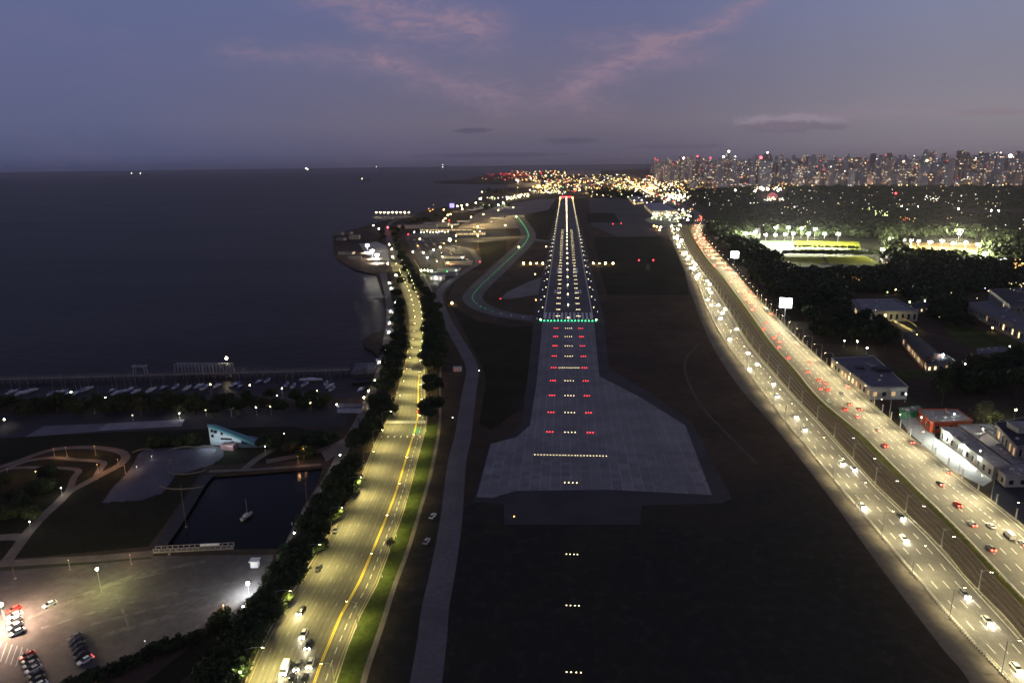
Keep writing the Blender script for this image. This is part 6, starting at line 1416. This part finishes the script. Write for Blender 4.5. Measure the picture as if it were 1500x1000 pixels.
def put_tower(p, w_, d_, h_, label, mi, group, kind=None, beacon=None, crown=None):
    kind = R.randrange(4) if kind is None else kind
    t = thing('tower_block', label, 'tower block', (p.x,p.y,0), R.uniform(-.3,.3), group)
    link('wall', tower_mesh(w_, d_, h_, kind, CMs[mi], 'wall'), t)
    MB().box((0,0,h_+.6+(8 if kind == 2 else 5 if kind == 1 else 0)), (w_*.3,d_*.3,1.2)).build('roof_tank', M_roofd, t)
    if beacon: link('lamp', bulbm(beacon[1], beacon[0], beacon[2]), t, (0,0,h_+(8 if kind == 2 else 5)+beacon[1]))
    return t
def top_h(p, x, y):
    d = CM @ Vector(((x-750)/F, -(y-500)/F, -1)); return H+dist(p)/math.hypot(d.x, d.y)*d.z
# the towers that stand out, by the pixel of their top
for x, yt, yb, w_, mi, bc, lab in [(1065,224,262,34,0,('white',7,30),'tallest pale tower with a white lit crown above the skyline'),(1121,226,268,42,2,('white',5,16),'tall dark brown tower right of the pink lit roof'),(1058,232,262,40,3,('white',8,26),'tower with bright white top left of the tallest tower'),(1112,234,266,38,1,('red',9,16),'tower with a glowing pink red roof lamp'),
        (1119,236,277,60,3,None,'broad slab of stacked floors below the dark brown tower'),(962,236,262,30,1,('red',4,10),'reddish tower at the left end of the skyline'),(1000,234,262,34,0,('white',7,26),'bright topped tower in the left part of the skyline'),(1020,231,262,20,2,('red',6,14),'thin tower with red mast lamp in left skyline'),(1075,231,262,30,3,('white',4,14),'grey tower just right of the tallest tower'),
        (1474,232,266,46,2,('white',9,40),'broad tower with dazzling white top near the right edge'),(1484,233,270,44,0,None,'pale banded tower beside the dazzling white top'),(1258,233,266,34,2,('red',4,10),'dark tower with a red lamp over the lit pitches'),(1170,234,262,24,2,None,'thin dark tower right of the pink roof lamp'),(1143,233,262,30,1,('red',4,12),'brown tower with red lamp right of the dark tower'),
        (1085,234,264,26,0,None,'pale tower two places right of the tallest tower'),(1039,233,262,22,1,('red',5,12),'slim tower with a red light between bright topped towers'),(1353,238,272,40,3,('lime',5,12),'grey tower with green lit top floors in the mid skyline'),(1232,238,264,34,0,None,'pale tower with twin lit floors over the pitches'),(1320,239,266,34,1,('yellow',5,12),'tan tower with a yellow roof lamp in mid skyline'),(1428,238,268,32,3,('white',5,16),'grey tower with a white roof lamp left of the dazzling one')]:
    p = G(x, yb); put_tower(p, w_, w_*.8, top_h(p, x, yt), lab, mi, 'towers that stand out in the skyline', 1 if yt < 230 else 0, bc)
zones = [((955,1010),'left end of the skyline'),((1010,1060),'left of the tallest tower'),((1060,1110),'around the tallest tower'),((1110,1170),'below the dark brown tower'),((1170,1240),'over the green pitches'),((1240,1310),'over the radio mast'),((1310,1390),'over the clay courts'),((1390,1450),'left of the dazzling white top'),((1450,1560),'at the right edge of the skyline')]
pts = []
def ok(q, lim):
    for r_ in pts[-500:]:
        if abs(r_[0]-q[0]) < lim and abs(r_[1]-q[1]) < lim: return False
    return True
nt_ = {}
cnt = 0
for i in range(1400):
    f = (i/1400)
    x = R.uniform(956, 1540); y = 278-26*(f**.8)+R.uniform(-1,1)
    if x < 1010 and y > 268: continue
    if 1100 < x < 1160 and y > 272: continue
    p = G(x, y); 
    if not ok((p.x,p.y), 34): continue
    pts.append((p.x,p.y)); D = dist(p)
    tgt = H-40-R.random()*80 if R.random() < .76 else H-R.uniform(-60,30)
    h_ = max(22, min(tgt*(.55+.5*min(1, (D-3000)/2200)), 185)); w_ = R.uniform(15,36)
    if i < 560 and cnt < 268:
        z_ = next(l for (a_, b_), l in zones if a_ <= x < b_ or b_ == 1560)
        mi = R.randrange(4); key = (['pale','tan','brown','grey'][mi], z_); nt_[key] = nt_.get(key, 0)+1
        put_tower(p, w_, R.uniform(18,34), h_, '%s tower block %s, %s of its colour there from the park edge' % (key[0], z_, ordn(nt_[key]-1)), mi, 'tower blocks of the skyline', None, (R.choice(['red','red','white','warm']), R.uniform(1.2,2.2), 8) if R.random() < .14 else None); cnt += 1
    else:
        nt_.setdefault('rest', []).append((p, w_, h_, R.randrange(4)))
for i in range(1500):     # the rest of the city out to the horizon
    x = R.uniform(955, 1560); y = R.uniform(247.5, 256)-(x-955)*.0135; p = G(x, y)
    nt_['rest'].append((p, R.uniform(40,110), R.uniform(60,150)*(1 if R.random() < .85 else 1.25), R.randrange(4)))
for mi in range(4):
    b = MB()
    for p, w_, h_, k_ in nt_['rest']:
        if k_ == mi: b.box((p.x,p.y,h_/2), (w_,w_*.7,h_), R.uniform(-.3,.3))
    o = b.build('city_blocks', CMs[mi]); tag(o, ['pale','tan','brown','grey'][mi]+' mass of far city blocks up to the horizon', kind='stuff')
rb = {'red': [], 'white': [], 'yellow': []}
for p, w_, h_, k_ in nt_['rest']:
    if R.random() < .13: rb[R.choices(['red','white','yellow'], [3,1.2,1.2])[0]].append((Vector((p.x,p.y,h_+3)), R.uniform(.25,.6)*dist(p)/1000))
for k_, it in rb.items(): light_cloud('roof_lights', k_+' roof lights on the far city blocks', it, k_, {'red':7,'white':14,'yellow':10}[k_])
for i in range(46):  # added lamps standing in for street lighting, to brighten the tower walls
    p = G(962+i*12.6+R.uniform(-4,4), R.choice([279, 276, 272, 268])-(0 if i > 12 else 6)); k_ = R.choice(['orange','yellow','warm'])
    post_lamp('%s street lamp at the foot of the city towers, %s from the airfield side' % (k_, ordn(i)), Vector((p.x,p.y,0)), 24, 2.0, k_, 5, 230000, {'orange':(1,.62,.38),'yellow':(1,.78,.5),'warm':(1,.86,.7)}[k_], 'street lamps at the foot of the city', name='city_fill_lamp', cat='city lamp', pole_r=.3)
hz = [(Vector((p.x,p.y,R.uniform(4,20))), R.uniform(.35,.8)*dist(p)/1000) for p in (G(R.uniform(960,1540), R.uniform(262,280)) for _ in range(240))]
light_cloud('street_glow', 'orange street lights at the foot of the city towers', hz, 'orange', 2.5)
building('bright low exhibition hall with white roof in front of the city', [(1050,270),(1092,268),(1094,272),(1052,274)], 14, M_wallp, mat('hall_white', (.7,.7,.66), (.6,.6,.56), .1), 'hall', 'exhibition_hall', win=(8,5), gap=14, lit=1.0, parapet=0)
t = thing('dome', 'small pink lit dome behind the row of park floodlights', 'dome', G(1131,290)); link('shell', MB().lathe([(20,0),(19,7),(15,14),(8,19),(1,21)], n=16).mesh('shell', emis('dome_pink', (1,.25,.22), .35), True), t); MB().lathe([(21,0),(21,1.2)], n=16).build('base', M_pale, t)
# ------------------------------------------------------------------ air
USE_HAZE = True
if USE_HAZE:
    hb = MB().box((4000,12000,126.0), (44000,34000,258)); hm = bpy.data.materials.new('haze'); hm.use_nodes = True; hn = hm.node_tree; hn.nodes.clear()
    pv = hn.nodes.new('ShaderNodeVolumePrincipled'); pv.inputs['Density'].default_value = 2.0e-5; pv.inputs['Color'].default_value = (.9,.85,.9,1); oo = hn.nodes.new('ShaderNodeOutputMaterial'); hn.links.new(pv.outputs[0], oo.inputs['Volume'])
    tag(hb.build('haze', hm), kind='stuff')
